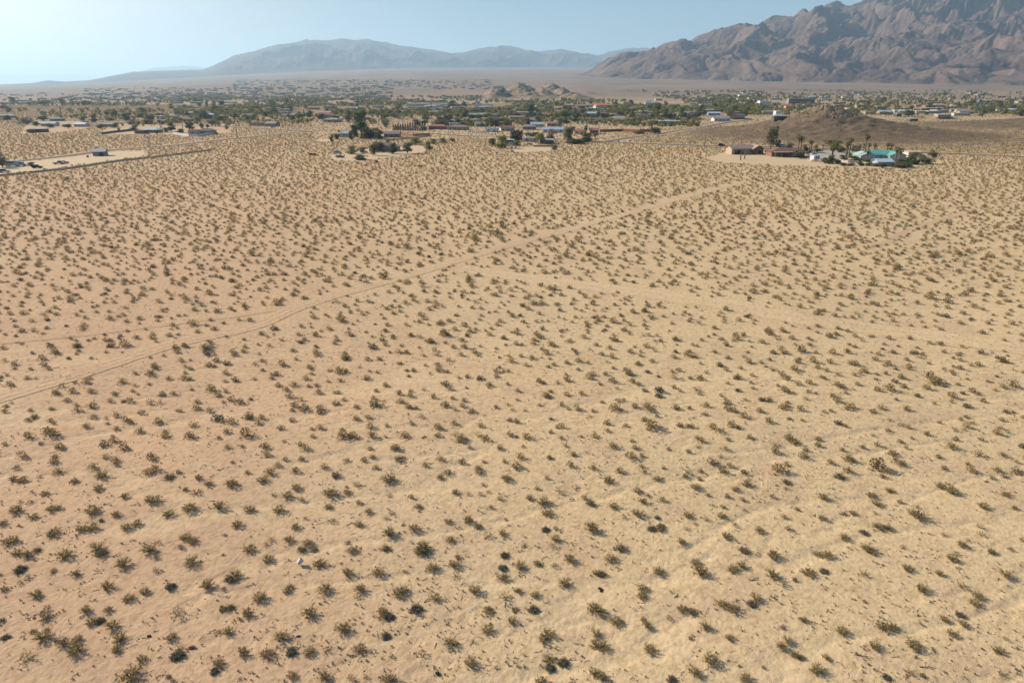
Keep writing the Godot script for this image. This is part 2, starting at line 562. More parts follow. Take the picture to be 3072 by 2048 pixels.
const BUSHES := [
	"g48,1663,33 g84,1667,43 d112,1652,28 g190,1672,48 d301,1663,43 g449,1653,48 g467,1675,28 g571,1690,51 g367,1699,51 D60,1710,41 r158,1714,26 g227,1723,33",
	"s83,1733,28 s59,1751,26 r0,1725,13 s467,1713,28 g319,1763,46 g110,1787,43 g10,1770,28 g434,1779,36 g385,1800,41 D513,1760,36 g255,1833,38 g327,1830,31",
	"r138,1832,36 g136,1855,43 g270,1870,38 D297,1866,36 g337,1878,46 s533,1843,51 D5,1862,26 D15,1913,28 g130,1916,59 r97,1895,23 g189,1929,43 g227,1954,59",
	"g232,1922,38 g357,1920,48 g515,1915,38 g349,1954,36 s77,1977,59 D531,1969,48 s538,1949,38 g423,1981,38 g390,2031,77 D504,2031,23 r518,2043,20 g748,1653,43",
	"r668,1665,15 g802,1679,38 d906,1651,33 d942,1651,28 g955,1696,46 g1059,1654,38 d1156,1648,31 g705,1732,56 D689,1740,36 g620,1764,48 g1041,1722,43 g1131,1721,41",
	"r669,1767,20 g873,1765,33 g860,1776,31 g978,1769,46 g1080,1769,41 s1072,1793,28 g779,1799,48 g1194,1786,46 d669,1829,31 d692,1825,33 g740,1844,41 g929,1841,51",
	"g1148,1837,41 s1143,1855,38 D1171,1852,36 g1031,1888,54 s656,1899,28 g684,1899,36 g845,1913,46 D1156,1913,36 D873,1957,41 g728,1962,41 g799,1964,51 g929,1959,43",
	"r980,1952,28 g1080,1954,46 s1174,1971,28 g654,1991,38 D642,2015,33 g878,2029,36 g975,2034,48 s1052,2037,33 s1097,2034,28 g1164,2042,51 d1264,1656,46 g1299,1709,43",
	"g1363,1698,41 r1373,1671,26 s1368,1731,33 D1514,1667,31 D1509,1704,33 g1562,1703,41 g1514,1736,38 g1613,1693,28 s1662,1698,31 g1705,1681,46 g1789,1723,31 r1211,1714,15",
	"g1208,1774,38 g1692,1753,46 g1424,1776,43 g1555,1774,28 s1514,1793,36 g1606,1788,33 g1307,1799,38 D1248,1829,46 g1465,1833,38 d1547,1833,31 D1601,1830,38 g1782,1827,51",
	"g1534,1867,36 g1465,1895,46 g1641,1903,48 g1631,1920,36 g1789,1904,38 g1787,1939,41 g1351,1930,46 s1419,1925,20 s1266,1968,36 g1412,1996,48 g1649,1982,43 D1652,2005,38",
	"D1690,1990,38 g1623,2047,48 g1784,2023,43 r1315,2024,13 d1861,1648,38 g1836,1682,43 d1805,1725,31 g1976,1721,41 g2088,1690,36 g2104,1722,59 d2231,1653,36 g2318,1671,43",
	"g2223,1698,38 g2201,1714,43 g2320,1730,48 s2351,1759,31 r2384,1741,23 g1930,1769,41 g1928,1791,38 g2167,1815,41 g2198,1829,48 g2269,1800,41 D2254,1814,33 g2045,1830,38",
	"d2076,1838,36 s2007,1858,31 g1854,1870,48 r1930,1861,26 g1943,1879,33 g1800,1836,43 g2119,1884,41 r2348,1884,26 g2185,1917,33 r2070,1915,18 g2364,1925,33 g2348,1943,36",
	"d2387,1967,33 g1808,1944,46 g1951,1952,46 g2134,1985,54 g2086,2020,46 g2234,2038,46 D2014,2041,36 g1805,2031,38 r2218,1999,15 r2290,2003,18 g2454,1665,34 g2486,1669,43",
	"g2609,1657,43 g2423,1719,43 D2473,1715,31 s2589,1724,37 g2717,1707,37 g2857,1681,37 r2869,1664,29 g2817,1724,29 g3020,1729,43 g2763,1771,43 s2886,1762,37 g2940,1792,40",
	"g2929,1815,40 r2593,1804,17 d2411,1861,29 g2829,1859,31 D2880,1845,31 g2891,1875,34 g2649,1882,46 g2677,1885,37 g2854,1904,37 g2529,1898,43 g2623,1944,43 g2743,1941,54",
	"g2994,1955,40 s3014,1915,23 g2480,1975,29 d2403,1975,29 g2451,2015,51 s2729,2018,37 D2769,2029,26 D2660,2032,31 s3006,2024,34 d2977,1657,29 g36,1439,29 g67,1446,39",
	"s119,1433,23 g225,1446,29 g300,1431,42 s95,1477,20 g131,1482,29 g292,1469,36 d506,1433,36 g593,1436,29 g625,1454,29 g694,1454,46 D555,1470,23 r588,1480,33",
	"g371,1493,29 s59,1506,20 s90,1508,26 g457,1506,52 g49,1534,46 g152,1529,36 d176,1526,26 g101,1554,33 g282,1536,49 g344,1549,33 D302,1562,26 g571,1526,49",
	"g653,1524,42 g751,1534,39 g501,1546,39 g242,1591,36 g278,1588,42 g379,1585,36 g410,1575,36 g707,1578,36 g7,1572,29 g155,1606,49 g31,1627,49 g552,1617,39",
	"g581,1627,36 d542,1644,23 s470,1630,29 g291,1647,46 r673,1606,16 g788,1444,39 d1008,1430,33 g887,1467,36 s1072,1456,33 g1170,1443,49 g1321,1433,29 g1519,1438,39",
	"r1039,1462,16 g1044,1479,29 s1449,1456,23 g990,1484,49 g863,1492,39 g904,1501,26 s822,1487,23 s1165,1488,26 g1233,1493,26 g1366,1480,29 s1406,1484,23 s1441,1484,26",
	"s1464,1477,20 g1499,1498,26 g982,1523,29 g1075,1510,26 g838,1534,42 g1256,1521,29 g1472,1524,26 g1108,1537,29 s1173,1541,26 s1158,1555,26 s915,1557,20 s993,1564,33",
	"g1077,1577,33 g1349,1568,29 g1405,1562,36 d1434,1581,29 g884,1583,33 g1243,1588,39 g1165,1603,49 g1506,1603,29 s1464,1611,36 g1352,1621,33 s814,1621,29 g866,1621,36",
	"g925,1632,36 s799,1634,23 g1271,1644,52 r1042,1630,23 r1516,1559,16 g1640,1436,23 g1823,1444,42 g1974,1441,29 d2055,1431,26 d2099,1441,23 g1611,1467,26 s1680,1477,33",
	"s1729,1466,29 g1916,1477,33 d1943,1487,20 g2088,1466,36 g2241,1456,36 g2205,1470,29 d2124,1488,23 g1588,1498,29 g1631,1511,42 g1753,1495,26 d1774,1513,33 g2183,1492,26",
	"d2228,1501,23 g1928,1506,29 g1988,1501,26 g1841,1523,33 g1912,1546,46 D1970,1555,26 g1640,1542,42 g2062,1550,33 s2120,1560,26 g2166,1552,33 s2140,1518,16 d2168,1523,23",
	"s2232,1531,20 s1872,1554,23 D1637,1590,29 s1667,1588,26 g1778,1591,52 D1957,1588,33 D1982,1580,29 g1983,1591,29 s2058,1588,23 s2085,1572,20 s2205,1577,26 g2176,1611,36",
	"g2284,1595,36 g2042,1627,33 g1667,1621,33 s1657,1640,29 s1575,1637,23 d2360,1448,29 s2358,1467,23 g2317,1492,26 g2467,1495,39 d2520,1433,36 d2647,1431,26 g2670,1474,29",
	"g2823,1464,36 g2856,1480,42 d2977,1436,23 d3013,1431,26 g3016,1485,33 g2611,1488,33 g2631,1515,33 g2699,1508,26 s2751,1523,26 g2391,1529,23 g2464,1557,29 g2353,1554,26",
	"g2559,1541,29 r2533,1544,23 s2627,1541,20 g2748,1549,56 g2952,1524,36 g3045,1526,26 g2363,1588,26 g2631,1583,36 d2663,1585,29 D2591,1598,29 s2941,1583,29 s2944,1606,29",
	"s2833,1606,23 g2533,1617,39 s2905,1622,20 g2888,1637,36 g2598,1647,36 s2709,1644,23 d3032,1650,23 g2317,1660,26 g3065,1621,23",
]

# ---------------------------------------------------------------- plants
var shrubs := {}          # kind -> list of [foliage mesh, stem mesh]
var crowns := {}          # kind -> list of crown meshes one metre wide and one metre high
var trunk_mesh: ArrayMesh
var palm_parts := []
var cone_parts := []

func rv() -> Vector3:
	return Vector3(rng.randf_range(-1, 1), rng.randf_range(-1, 1), rng.randf_range(-1, 1))

func leaf(m: MB, p: Vector3, s: float, col: Color) -> void:
	var a := rv().normalized()
	var b := a.cross(rv()).normalized()
	var u := a * s
	var w := b * s * 0.7
	m.quad(p - u - w, p + u - w, p + u + w, p - u + w, Vector3(0.2, 1, 0.1), col)

func make_shrub(kind: String, leaves: int, size: float) -> Array:
	var f := MB.new()
	var st := MB.new()
	var stems := 22
	var spread := 58.0
	var tint := Color(0.31, 0.235, 0.10)
	var bark := Color(0.17, 0.13, 0.085)
	var start := 0.38
	match kind:
		"d":
			stems = 24
			spread = 72.0
			tint = Color(0.21, 0.175, 0.095)
			start = 0.3
		"D":
			stems = 34
			spread = 84.0
			tint = Color(0.19, 0.168, 0.125)
			start = 0.35
		"r":
			stems = 13
			spread = 75.0
			tint = Color(0.20, 0.125, 0.075)
			start = 0.3
		"s":
			stems = 10
			spread = 60.0
			tint = Color(0.33, 0.25, 0.125)
			start = 0.45
	var skew := Vector3(rng.randf_range(-0.18, 0.18), 0, rng.randf_range(-0.18, 0.18))
	for i in stems:
		var an := TAU * (i + rng.randf_range(-0.4, 0.4)) / stems
		var tilt := deg_to_rad(spread * sqrt(rng.randf_range(0.02, 1.0)))
		var ln := rng.randf_range(0.55, 1.05) * (0.62 if kind == "D" else 0.78)
		var dir := Vector3(sin(tilt) * cos(an), cos(tilt), sin(tilt) * sin(an)) + skew
		var base := Vector3(cos(an), 0, sin(an)) * 0.06
		base.y = -0.06
		var mid := base + dir * ln * 0.5 + Vector3(0, 0.05, 0) + rv() * 0.05
		var end := base + dir * ln + rv() * 0.07
		if kind == "D": end.y = maxf(end.y, 0.1)
		st.tube([base, mid, end], [0.017, 0.012, 0.004], 3, bark)
		var twigs := maxi(2, leaves / 40)
		for k in twigs:
			var t := rng.randf_range(start, 0.95)
			var q := base.lerp(mid, t * 2.0) if t < 0.5 else mid.lerp(end, t * 2.0 - 1.0)
			var tip := q + (dir * 0.6 + rv() * 0.9) * 0.16
			st.tube([q, tip], [0.006, 0.003], 3, bark)
			for j in int(float(leaves) / stems / twigs):
				var g := q.lerp(tip, rng.randf_range(0.2, 1.25)) + rv() * 0.045
				g.y = maxf(g.y, 0.015)
				leaf(f, g, size * rng.randf_range(0.6, 1.25), tint * rng.randf_range(0.7, 1.3))
	return [f.commit(leaf_mat), st.commit(wood_mat)]

func far_shrub(kind: String, leaves: int, size: float) -> ArrayMesh:      # stems and leaves in one, for the uncounted ones
	var m := MB.new()
	var dense := kind == "D"
	for i in leaves:
		var an := rng.randf() * TAU
		var lift := asin(rng.randf_range(0.05, 1.0))
		var t := pow(rng.randf_range(0.06, 1.0), 0.5)
		var rr := t * cos(lift) * 0.54 * (1.0 + 0.25 * sin(an * 3.0 + leaves))
		var y := t * sin(lift) * (0.72 if not dense else 0.5)
		leaf(m, Vector3(cos(an) * rr, y + 0.03, sin(an) * rr), size * rng.randf_range(0.6, 1.2), Color(1, 1, 1) * rng.randf_range(0.75, 1.2))
	for i in 5:
		var an := rng.randf() * TAU
		m.tube([Vector3(0, -0.05, 0), Vector3(cos(an) * 0.4, 0.55, sin(an) * 0.4)], [0.016, 0.006], 3, Color(0.6, 0.6, 0.6))
	return m.commit(leaf_mat)

func make_crown(kind: String, leaves: int, size: float) -> ArrayMesh:     # one metre wide and high, from y 0 to 1
	var m := MB.new()
	var lobes := []
	var tint := Color(0.14, 0.15, 0.065)
	var count := 11
	match kind:
		"dark": tint = Color(0.08, 0.098, 0.046)
		"bright":
			tint = Color(0.20, 0.225, 0.075)
			count = 9
		"olive": tint = Color(0.17, 0.16, 0.085)
		"grey":
			tint = Color(0.19, 0.17, 0.125)
			count = 14
		"yellow": tint = Color(0.19, 0.165, 0.055)
	for i in count:
		var an := TAU * i / count * 2.4
		var y := rng.randf_range(0.12, 0.86)
		var rr := rng.randf_range(0.05, 0.33) * sqrt(maxf(0.1, 1.0 - pow(absf(y - 0.45) / 0.55, 2.0)))
		lobes.append([Vector3(cos(an) * rr, y, sin(an) * rr), rng.randf_range(0.14, 0.23)])
	for i in leaves:
		var lb: Array = lobes[i % count]
		var dir := rv().normalized()
		var p: Vector3 = lb[0] + dir * lb[1] * Vector3(1.15, 0.95, 1.15) * pow(rng.randf(), 0.4) * rng.randf_range(0.9, 1.25)
		leaf(m, p, size * rng.randf_range(0.5, 1.3), tint * rng.randf_range(0.65, 1.35))
	for i in 6:
		var lb: Array = lobes[i]
		m.tube([Vector3(0, -0.1, 0), lb[0] * Vector3(0.4, 0.6, 0.4), lb[0]], [0.03, 0.018, 0.006], 4, Color(0.13, 0.10, 0.075))
	return m.commit(leaf_mat)

func make_cypress(leaves: int) -> ArrayMesh:
	var m := MB.new()
	for i in leaves:
		var y := rng.randf()
		var r := 0.5 * pow(sin(PI * clampf(0.06 + 0.94 * pow(y, 0.75), 0.0, 1.0)), 0.6) * rng.randf_range(0.55, 1.0)
		var an := rng.randf() * TAU
		leaf(m, Vector3(cos(an) * r, y, sin(an) * r), rng.randf_range(0.02, 0.06), Color(0.032, 0.042, 0.024) * rng.randf_range(0.65, 1.4))
	return m.commit(leaf_mat)

func make_palm() -> Array:          # fan palm: crown about a point, two metres from centre to tip
	var fr := MB.new()
	for i in 34:
		var an := TAU * i / 34.0 + rng.randf_range(-0.1, 0.1)
		var lift := rng.randf_range(-0.55, 1.15)
		var out := Vector3(cos(an), 0, sin(an))
		var side := Vector3(-sin(an), 0, cos(an))
		var stalk := out * cos(lift) * 1.0 + Vector3(0, sin(lift) * 1.0, 0)
		var col := Color(0.17, 0.185, 0.07) * rng.randf_range(0.7, 1.4)
		fr.quad(Vector3.ZERO, side * 0.05, stalk + side * 0.04, stalk, Vector3.UP, col)
		for k in 7:
			var b := (k - 3) * 0.34
			var dir := (out * cos(b) + side * sin(b)) * cos(lift) + Vector3(0, sin(lift) - 0.15, 0)
			var tip := stalk + dir * rng.randf_range(0.75, 1.0) + Vector3(0, -0.32, 0)
			var half := stalk + dir * 0.55
			var w := side * 0.07 + Vector3(0, 0.03, 0)
			fr.quad(stalk, half - w, tip, half + w, Vector3.UP, col * rng.randf_range(0.85, 1.15))
	var sk := MB.new()
	for i in 46:
		var an := rng.randf() * TAU
		var out := Vector3(cos(an), 0, sin(an))
		var side := Vector3(-sin(an), 0, cos(an)) * 0.13
		var y := rng.randf_range(-1.6, -0.1)
		var a := out * 0.15 + Vector3(0, y, 0)
		var b := out * rng.randf_range(0.5, 0.8) + Vector3(0, y - rng.randf_range(0.5, 0.9), 0)
		sk.quad(a - side, a + side, b + side * 1.3, b - side * 1.3, out, Color(0.17, 0.12, 0.07) * rng.randf_range(0.7, 1.25))
	var tr := MB.new()
	var pts := []
	var rad := []
	for i in 7:
		pts.append(Vector3(0.06 * sin(i * 0.8), i / 6.0, 0.04 * cos(i * 1.3)) * Vector3(0.5, 1, 0.5))
		rad.append(0.30 - 0.10 * i / 6.0)
	tr.tube(pts, rad, 8, Color(0.17, 0.125, 0.085))
	return [tr.commit(wood_mat), fr.commit(leaf_mat), sk.commit(leaf_mat)]

func make_plants() -> void:
	for k in ["g", "d", "D", "r", "s"]:
		shrubs[k] = []
		for i in (6 if k == "g" else 3):
			var many: int = {"g": 720, "d": 820, "D": 950, "r": 240, "s": 220}[k]
			shrubs[k].append(make_shrub(k, many, 0.037 if k != "D" else 0.04))
	for k in ["mid", "dark", "bright", "olive", "grey", "yellow"]:
		crowns[k] = []
		for i in 3: crowns[k].append(make_crown(k, 1500 if k != "grey" else 900, 0.032))
	crowns["cypress"] = [make_cypress(700), make_cypress(600)]
	var t := MB.new()
	t.tube([Vector3(0, -0.3, 0), Vector3(0.04, 0.5, 0.02), Vector3(-0.02, 1.0, 0)], [0.5, 0.36, 0.26], 6, Color(0.115, 0.088, 0.065))
	trunk_mesh = t.commit(wood_mat)
	for i in 2: palm_parts.append(make_palm())

func tree(kind: String, p: Vector3, wide: float, high: float, label: String, group: String, bare := 0.16) -> Node3D:
	var called := "cypress_tree" if kind == "cypress" else "tree"
	var o := thing(called, label, "tree", p, rng.randf() * TAU, group)
	var list: Array = crowns[kind]
	var c := part("crown", list[rng.randi() % list.size()], o)
	c.position.y = high * bare
	c.scale = Vector3(wide, high * (1.0 - bare) * 1.02, wide)
	var t := part("trunk", trunk_mesh, o)
	t.scale = Vector3(0.07 * high, high * maxf(0.35, bare * 2.0), 0.07 * high)
	return o

func palm(p: Vector3, high: float, label: String, group: String, fronds := true, size := 1.0) -> Node3D:
	var o := thing("palm_tree" if fronds else "palm_stump", label, "palm tree" if fronds else "palm trunk", p, rng.randf() * TAU, group)
	var q: Array = palm_parts[rng.randi() % 2]
	var t := part("trunk", q[0], o)
	t.scale = Vector3(1.25, high, 1.25)
	if fronds:
		var c := part("fronds", q[1], o)
		c.position.y = high
		c.scale = Vector3.ONE * size
		var s := part("dead_fronds", q[2], o)
		s.position.y = high
		s.scale = Vector3(size, size * minf(1.0, high / 5.0), size)
	return o

func shrub(kind: String, p: Vector3, wide: float) -> void:
	var looks: Dictionary = {
		"g": [["olive green", "greasewood", "yellow green", "golden olive"], "wiry desert bush"], "d": [["dark green", "dusky green"], "leafy desert bush"],
		"D": [["grey green", "blackish green"], "rounded bush"], "r": [["dry brown"], "low dead bush"], "s": [["straw coloured"], "twiggy bush"]}
	var sizes := "small" if wide < 0.75 else ("wide" if wide > 1.25 else "")
	var names: Array = looks[kind][0]
	var hue: String = names[0]
	var text: String = (sizes + " " + hue + " " + looks[kind][1]).strip_edges()
	var o := thing("desert_bush", placed(text, p), "bush", p, rng.randf() * TAU, "bushes scattered over the sand flat")
	var q: Array = shrubs[kind][rng.randi() % shrubs[kind].size()]
	var s := wide / (1.0 if kind != "D" else 1.05)
	var f := part("foliage", q[0], o)
	var st := part("stems", q[1], o)
	var up := s * rng.randf_range(0.66, 0.88)
	for e in [f, st]: e.scale = Vector3(s, up, s)

func bare(pts: Array, margin := 0.0) -> void:       # an area given by photograph pixels where no bush grows
	var poly := PackedVector2Array()
	for i in pts.size() / 2:
		var p := at(pts[2 * i], pts[2 * i + 1])
		poly.append(Vector2(p.x, p.z))
	var box := Rect2(poly[0], Vector2.ZERO)
	for q in poly: box = box.expand(q)
	keep_out.append([poly, box])

func bare_line(line: Array, half: float) -> void:
	for i in line.size() - 1:
		var a := Vector2(line[i].x, line[i].z)
		var b := Vector2(line[i + 1].x, line[i + 1].z)
		var s := (b - a).normalized()
		var w := Vector2(-s.y, s.x) * half
		var poly := PackedVector2Array([a - w, b - w, b + w, a + w])
		var box := Rect2(poly[0], Vector2.ZERO)
		for q in poly: box = box.expand(q)
		keep_out.append([poly, box])

func is_bare(x: float, z: float) -> bool:
	var q := Vector2(x, z)
	for k in keep_out:
		if k[1].has_point(q) and Geometry2D.is_point_in_polygon(q, k[0]): return true
	return false

func build_bushes() -> void:
	var all := []
	for row in BUSHES:
		for e in row.split(" "):
			var f = e.substr(1).split(",")
			var p := at(float(f[0]), minf(float(f[1]), 2046.0))
			all.append([p, clampf(float(f[2]) * metres(p) * 0.76, 0.32, 1.9), e.substr(0, 1)])
	all.sort_custom(func(a, b): return a[1] / metres(a[0]) > b[1] / metres(b[0]))
	var loose := {"g": [], "d": [], "D": [], "r": [], "s": []}
	for i in all.size():
		if i < 298: shrub(all[i][2], all[i][0], all[i][1])
		else: loose[all[i][2]].append([all[i][0], all[i][1]])
	# the rest of the flat, spaced about three metres apart
	var spread := []
	var d := 12.0
	while d < 1500.0:
		var step := 2.6 if d < 620.0 else 3.0
		var w := 55.0 + (1.15 if d < 700.0 else 0.9) * d
		var x := -w
		while x < w:
			var q := Vector2(x + rng.randf_range(-1.75, 1.75), d + rng.randf_range(-1.75, 1.75))
			x += step
			var thick := 0.90 + 0.3 * n_tone.get_noise_2d(q.x * 2.0, q.y * 2.0) + 0.12 * sm(130.0, 260.0, q.y)
			if q.y > 560.0 and q.x > -0.28 * q.y: thick *= 0.55
			if rng.randf() > thick: continue
			if is_bare(q.x, -q.y): continue
			var p := Vector3(q.x, land(q.x, q.y), -q.y)
			var s := seen(p)
			if q.y > 10.0 and s.x > -30.0 and s.x < 3102.0 and s.y > 1423.0 and s.y < 2090.0: continue
			var k := rng.randf()
			var kind := "g" if k < 0.66 else ("d" if k < 0.78 else ("D" if k < 0.82 else ("r" if k < 0.91 else "s")))
			var wide := (0.64 + 0.70 * pow(rng.randf(), 1.7)) * (1.0 if kind != "r" else 0.7)
			if rng.randf() < 0.1: wide *= 1.45
			wide *= 1.0 + 0.14 * sm(90.0, 200.0, q.y)
			if p.y > 1.5 and q.y > 430.0 and q.y < 900.0: wide *= 0.75
			loose[kind].append([p, wide])
		d += step
	var tints := {"g": Color(0.37, 0.275, 0.135), "d": Color(0.27, 0.215, 0.125), "D": Color(0.18, 0.15, 0.105), "r": Color(0.31, 0.205, 0.13), "s": Color(0.37, 0.28, 0.15)}
	for kind in loose:
		var near := far_shrub(kind, 150 if kind != "s" else 80, 0.058)
		var near2 := far_shrub(kind, 120 if kind != "s" else 70, 0.064)
		var far := far_shrub(kind, 40 if kind != "s" else 26, 0.105)
		var sets := [[[], []], [[], []], [[], []]]
		for e in loose[kind]:
			var p: Vector3 = e[0]
			var which := 2 if -p.z > 230.0 else rng.randi() % 2
			var s: float = e[1]
			var b := Basis(Vector3.UP, rng.randf() * TAU).scaled(Vector3(s, s * rng.randf_range(0.75, 1.0), s * rng.randf_range(0.85, 1.15)))
			sets[which][0].append(Transform3D(b, p))
			sets[which][1].append(tints[kind] * rng.randf_range(0.62, 1.12) * (1.2 if which == 2 else 1.0))
		var word: String = {"g": "olive green wiry bushes", "d": "dark green bushes", "D": "grey green rounded bushes", "r": "dry brown bushes", "s": "thin straw coloured bushes"}[kind]
		var name_of: String = {"g": "olive_bushes", "d": "green_bushes", "D": "grey_bushes", "r": "brown_bushes", "s": "straw_bushes"}[kind]
		scatter(name_of, near, sets[0][0], sets[0][1], word + " spread over the middle of the sand flat, spreading habit", "bushes")
		scatter(name_of, near2, sets[1][0], sets[1][1], word + " spread over the middle of the sand flat, compact habit", "bushes")
		scatter(name_of, far, sets[2][0], sets[2][1], word + " on the far half of the sand flat", "bushes")

func build_litter() -> void:        # stones, twigs and dead tufts on the sand
	var st := MB.new()
	for i in 9:
		var a := TAU * i / 9.0
		var b := TAU * (i + 1) / 9.0
		var ra := 0.5 + 0.16 * sin(i * 2.3)
		var rb := 0.5 + 0.16 * sin(((i + 1) % 9) * 2.3)
		st.quad(Vector3(cos(a) * ra, -0.1, sin(a) * ra), Vector3(cos(b) * rb, -0.1, sin(b) * rb), Vector3(cos(b) * rb * 0.7, 0.3, sin(b) * rb * 0.7), Vector3(cos(a) * ra * 0.7, 0.3, sin(a) * ra * 0.7), Vector3(cos(a), 0.3, sin(a)), Color.WHITE)
		st.tri(Vector3(cos(b) * rb * 0.7, 0.3, sin(b) * rb * 0.7), Vector3(cos(a) * ra * 0.7, 0.3, sin(a) * ra * 0.7), Vector3(0.05, 0.42, 0), Vector3.UP, Color.WHITE)
	var stone := st.commit(wood_mat)
	var tuft := far_shrub("r", 34, 0.10)
	var tw := MB.new()
	tw.tube([Vector3(-0.5, 0.02, 0), Vector3(0.1, 0.07, 0.08), Vector3(0.5, 0.03, -0.05)], [0.035, 0.03, 0.012], 4, Color.WHITE)
	tw.tube([Vector3(0.1, 0.07, 0.08), Vector3(0.35, 0.1, 0.3)], [0.02, 0.008], 3, Color.WHITE)
	var twig := tw.commit(wood_mat)
	var a1 := [[], []]
	var a2 := [[], []]
	var a3 := [[], []]
	for i in 80000:
		var d := 26.0 + 150.0 * pow(rng.randf(), 1.7)
		var x := rng.randf_range(-1.0, 1.0) * (0.9 * d + 12.0)
		var r := rill(x, d)
		var clump := n_fine.get_noise_2d(x * 5.0, d * 5.0) + 0.5 * n_tone.get_noise_2d(x * 3.0, d * 3.0)
		if r > 0.3 or clump < -0.2 + rng.randf() * 0.35: continue
		var p := Vector3(x, plain(x, d), -d)
		var k := rng.randf()
		var turn := Basis(Vector3.UP, rng.randf() * TAU)
		if k < 0.72:
			a1[0].append(Transform3D(turn.scaled(Vector3.ONE * (0.035 + 0.13 * pow(rng.randf(), 4.0))), p))
			a1[1].append(Color(0.20, 0.145, 0.10).lerp(Color(0.36, 0.27, 0.18), rng.randf()))
		elif k < 0.95:
			a2[0].append(Transform3D(turn.scaled(Vector3.ONE * rng.randf_range(0.10, 0.27)), p))
			a2[1].append(Color(0.19, 0.13, 0.08) * rng.randf_range(0.7, 1.5))
		else:
			a3[0].append(Transform3D(turn.scaled(Vector3.ONE * rng.randf_range(0.25, 0.7)), p))
			a3[1].append(Color(0.16, 0.12, 0.085) * rng.randf_range(0.7, 1.5))
	scatter("pebbles", stone, a1[0], a1[1], "brown pebbles strewn between the near bushes", "pebbles")
	scatter("dead_tufts", tuft, a2[0], a2[1], "small dead weed tufts strewn between the near bushes", "dead weeds")
	scatter("twigs", twig, a3[0], a3[1], "fallen twigs lying on the near sand", "twigs")

# ---------------------------------------------------------------- roads and tracks
func path_of(pts: Array, step: float) -> Array:      # points on the ground every few metres, corners rounded
	var cv := Curve3D.new()
	cv.bake_interval = step
	var q := []
	for i in pts.size() / 2: q.append(at(pts[2 * i], pts[2 * i + 1]))
	for i in q.size():
		var t: Vector3 = (q[mini(i + 1, q.size() - 1)] - q[maxi(i - 1, 0)]) / 6.0
		cv.add_point(q[i], -t if i > 0 else Vector3.ZERO, t if i < q.size() - 1 else Vector3.ZERO)
	return Array(cv.get_baked_points())

func ribbon(called: String, label: String, line: Array, across: Array, lift: Array, tones: Array, m: Material, wobble := 0.0) -> void:
	var p := PackedVector3Array()
	var col := PackedColorArray()
	for i in line.size():
		var t: Vector3 = line[mini(i + 1, line.size() - 1)] - line[maxi(i - 1, 0)]
		var side := Vector3(-t.z, 0, t.x).normalized()
		var shift := wobble * n_fine.get_noise_2d(i * 0.9, 7.0)
		for k in across.size():
			var o: Vector3 = line[i] + side * (across[k] + shift)
			o.y = land(o.x, -o.z) + lift[k]
			p.append(o)
			var base := sand(o.x, -o.z)
			var f := 0.5 + 0.5 * n_fine.get_noise_2d(o.x * 3.0, o.z * 3.0)
			col.append(base.lerp(tones[k][0], tones[k][1] * (0.75 + 0.4 * f)))
	surface(called, line.size(), across.size(), p, col, m, 13.0, 4.7, label)

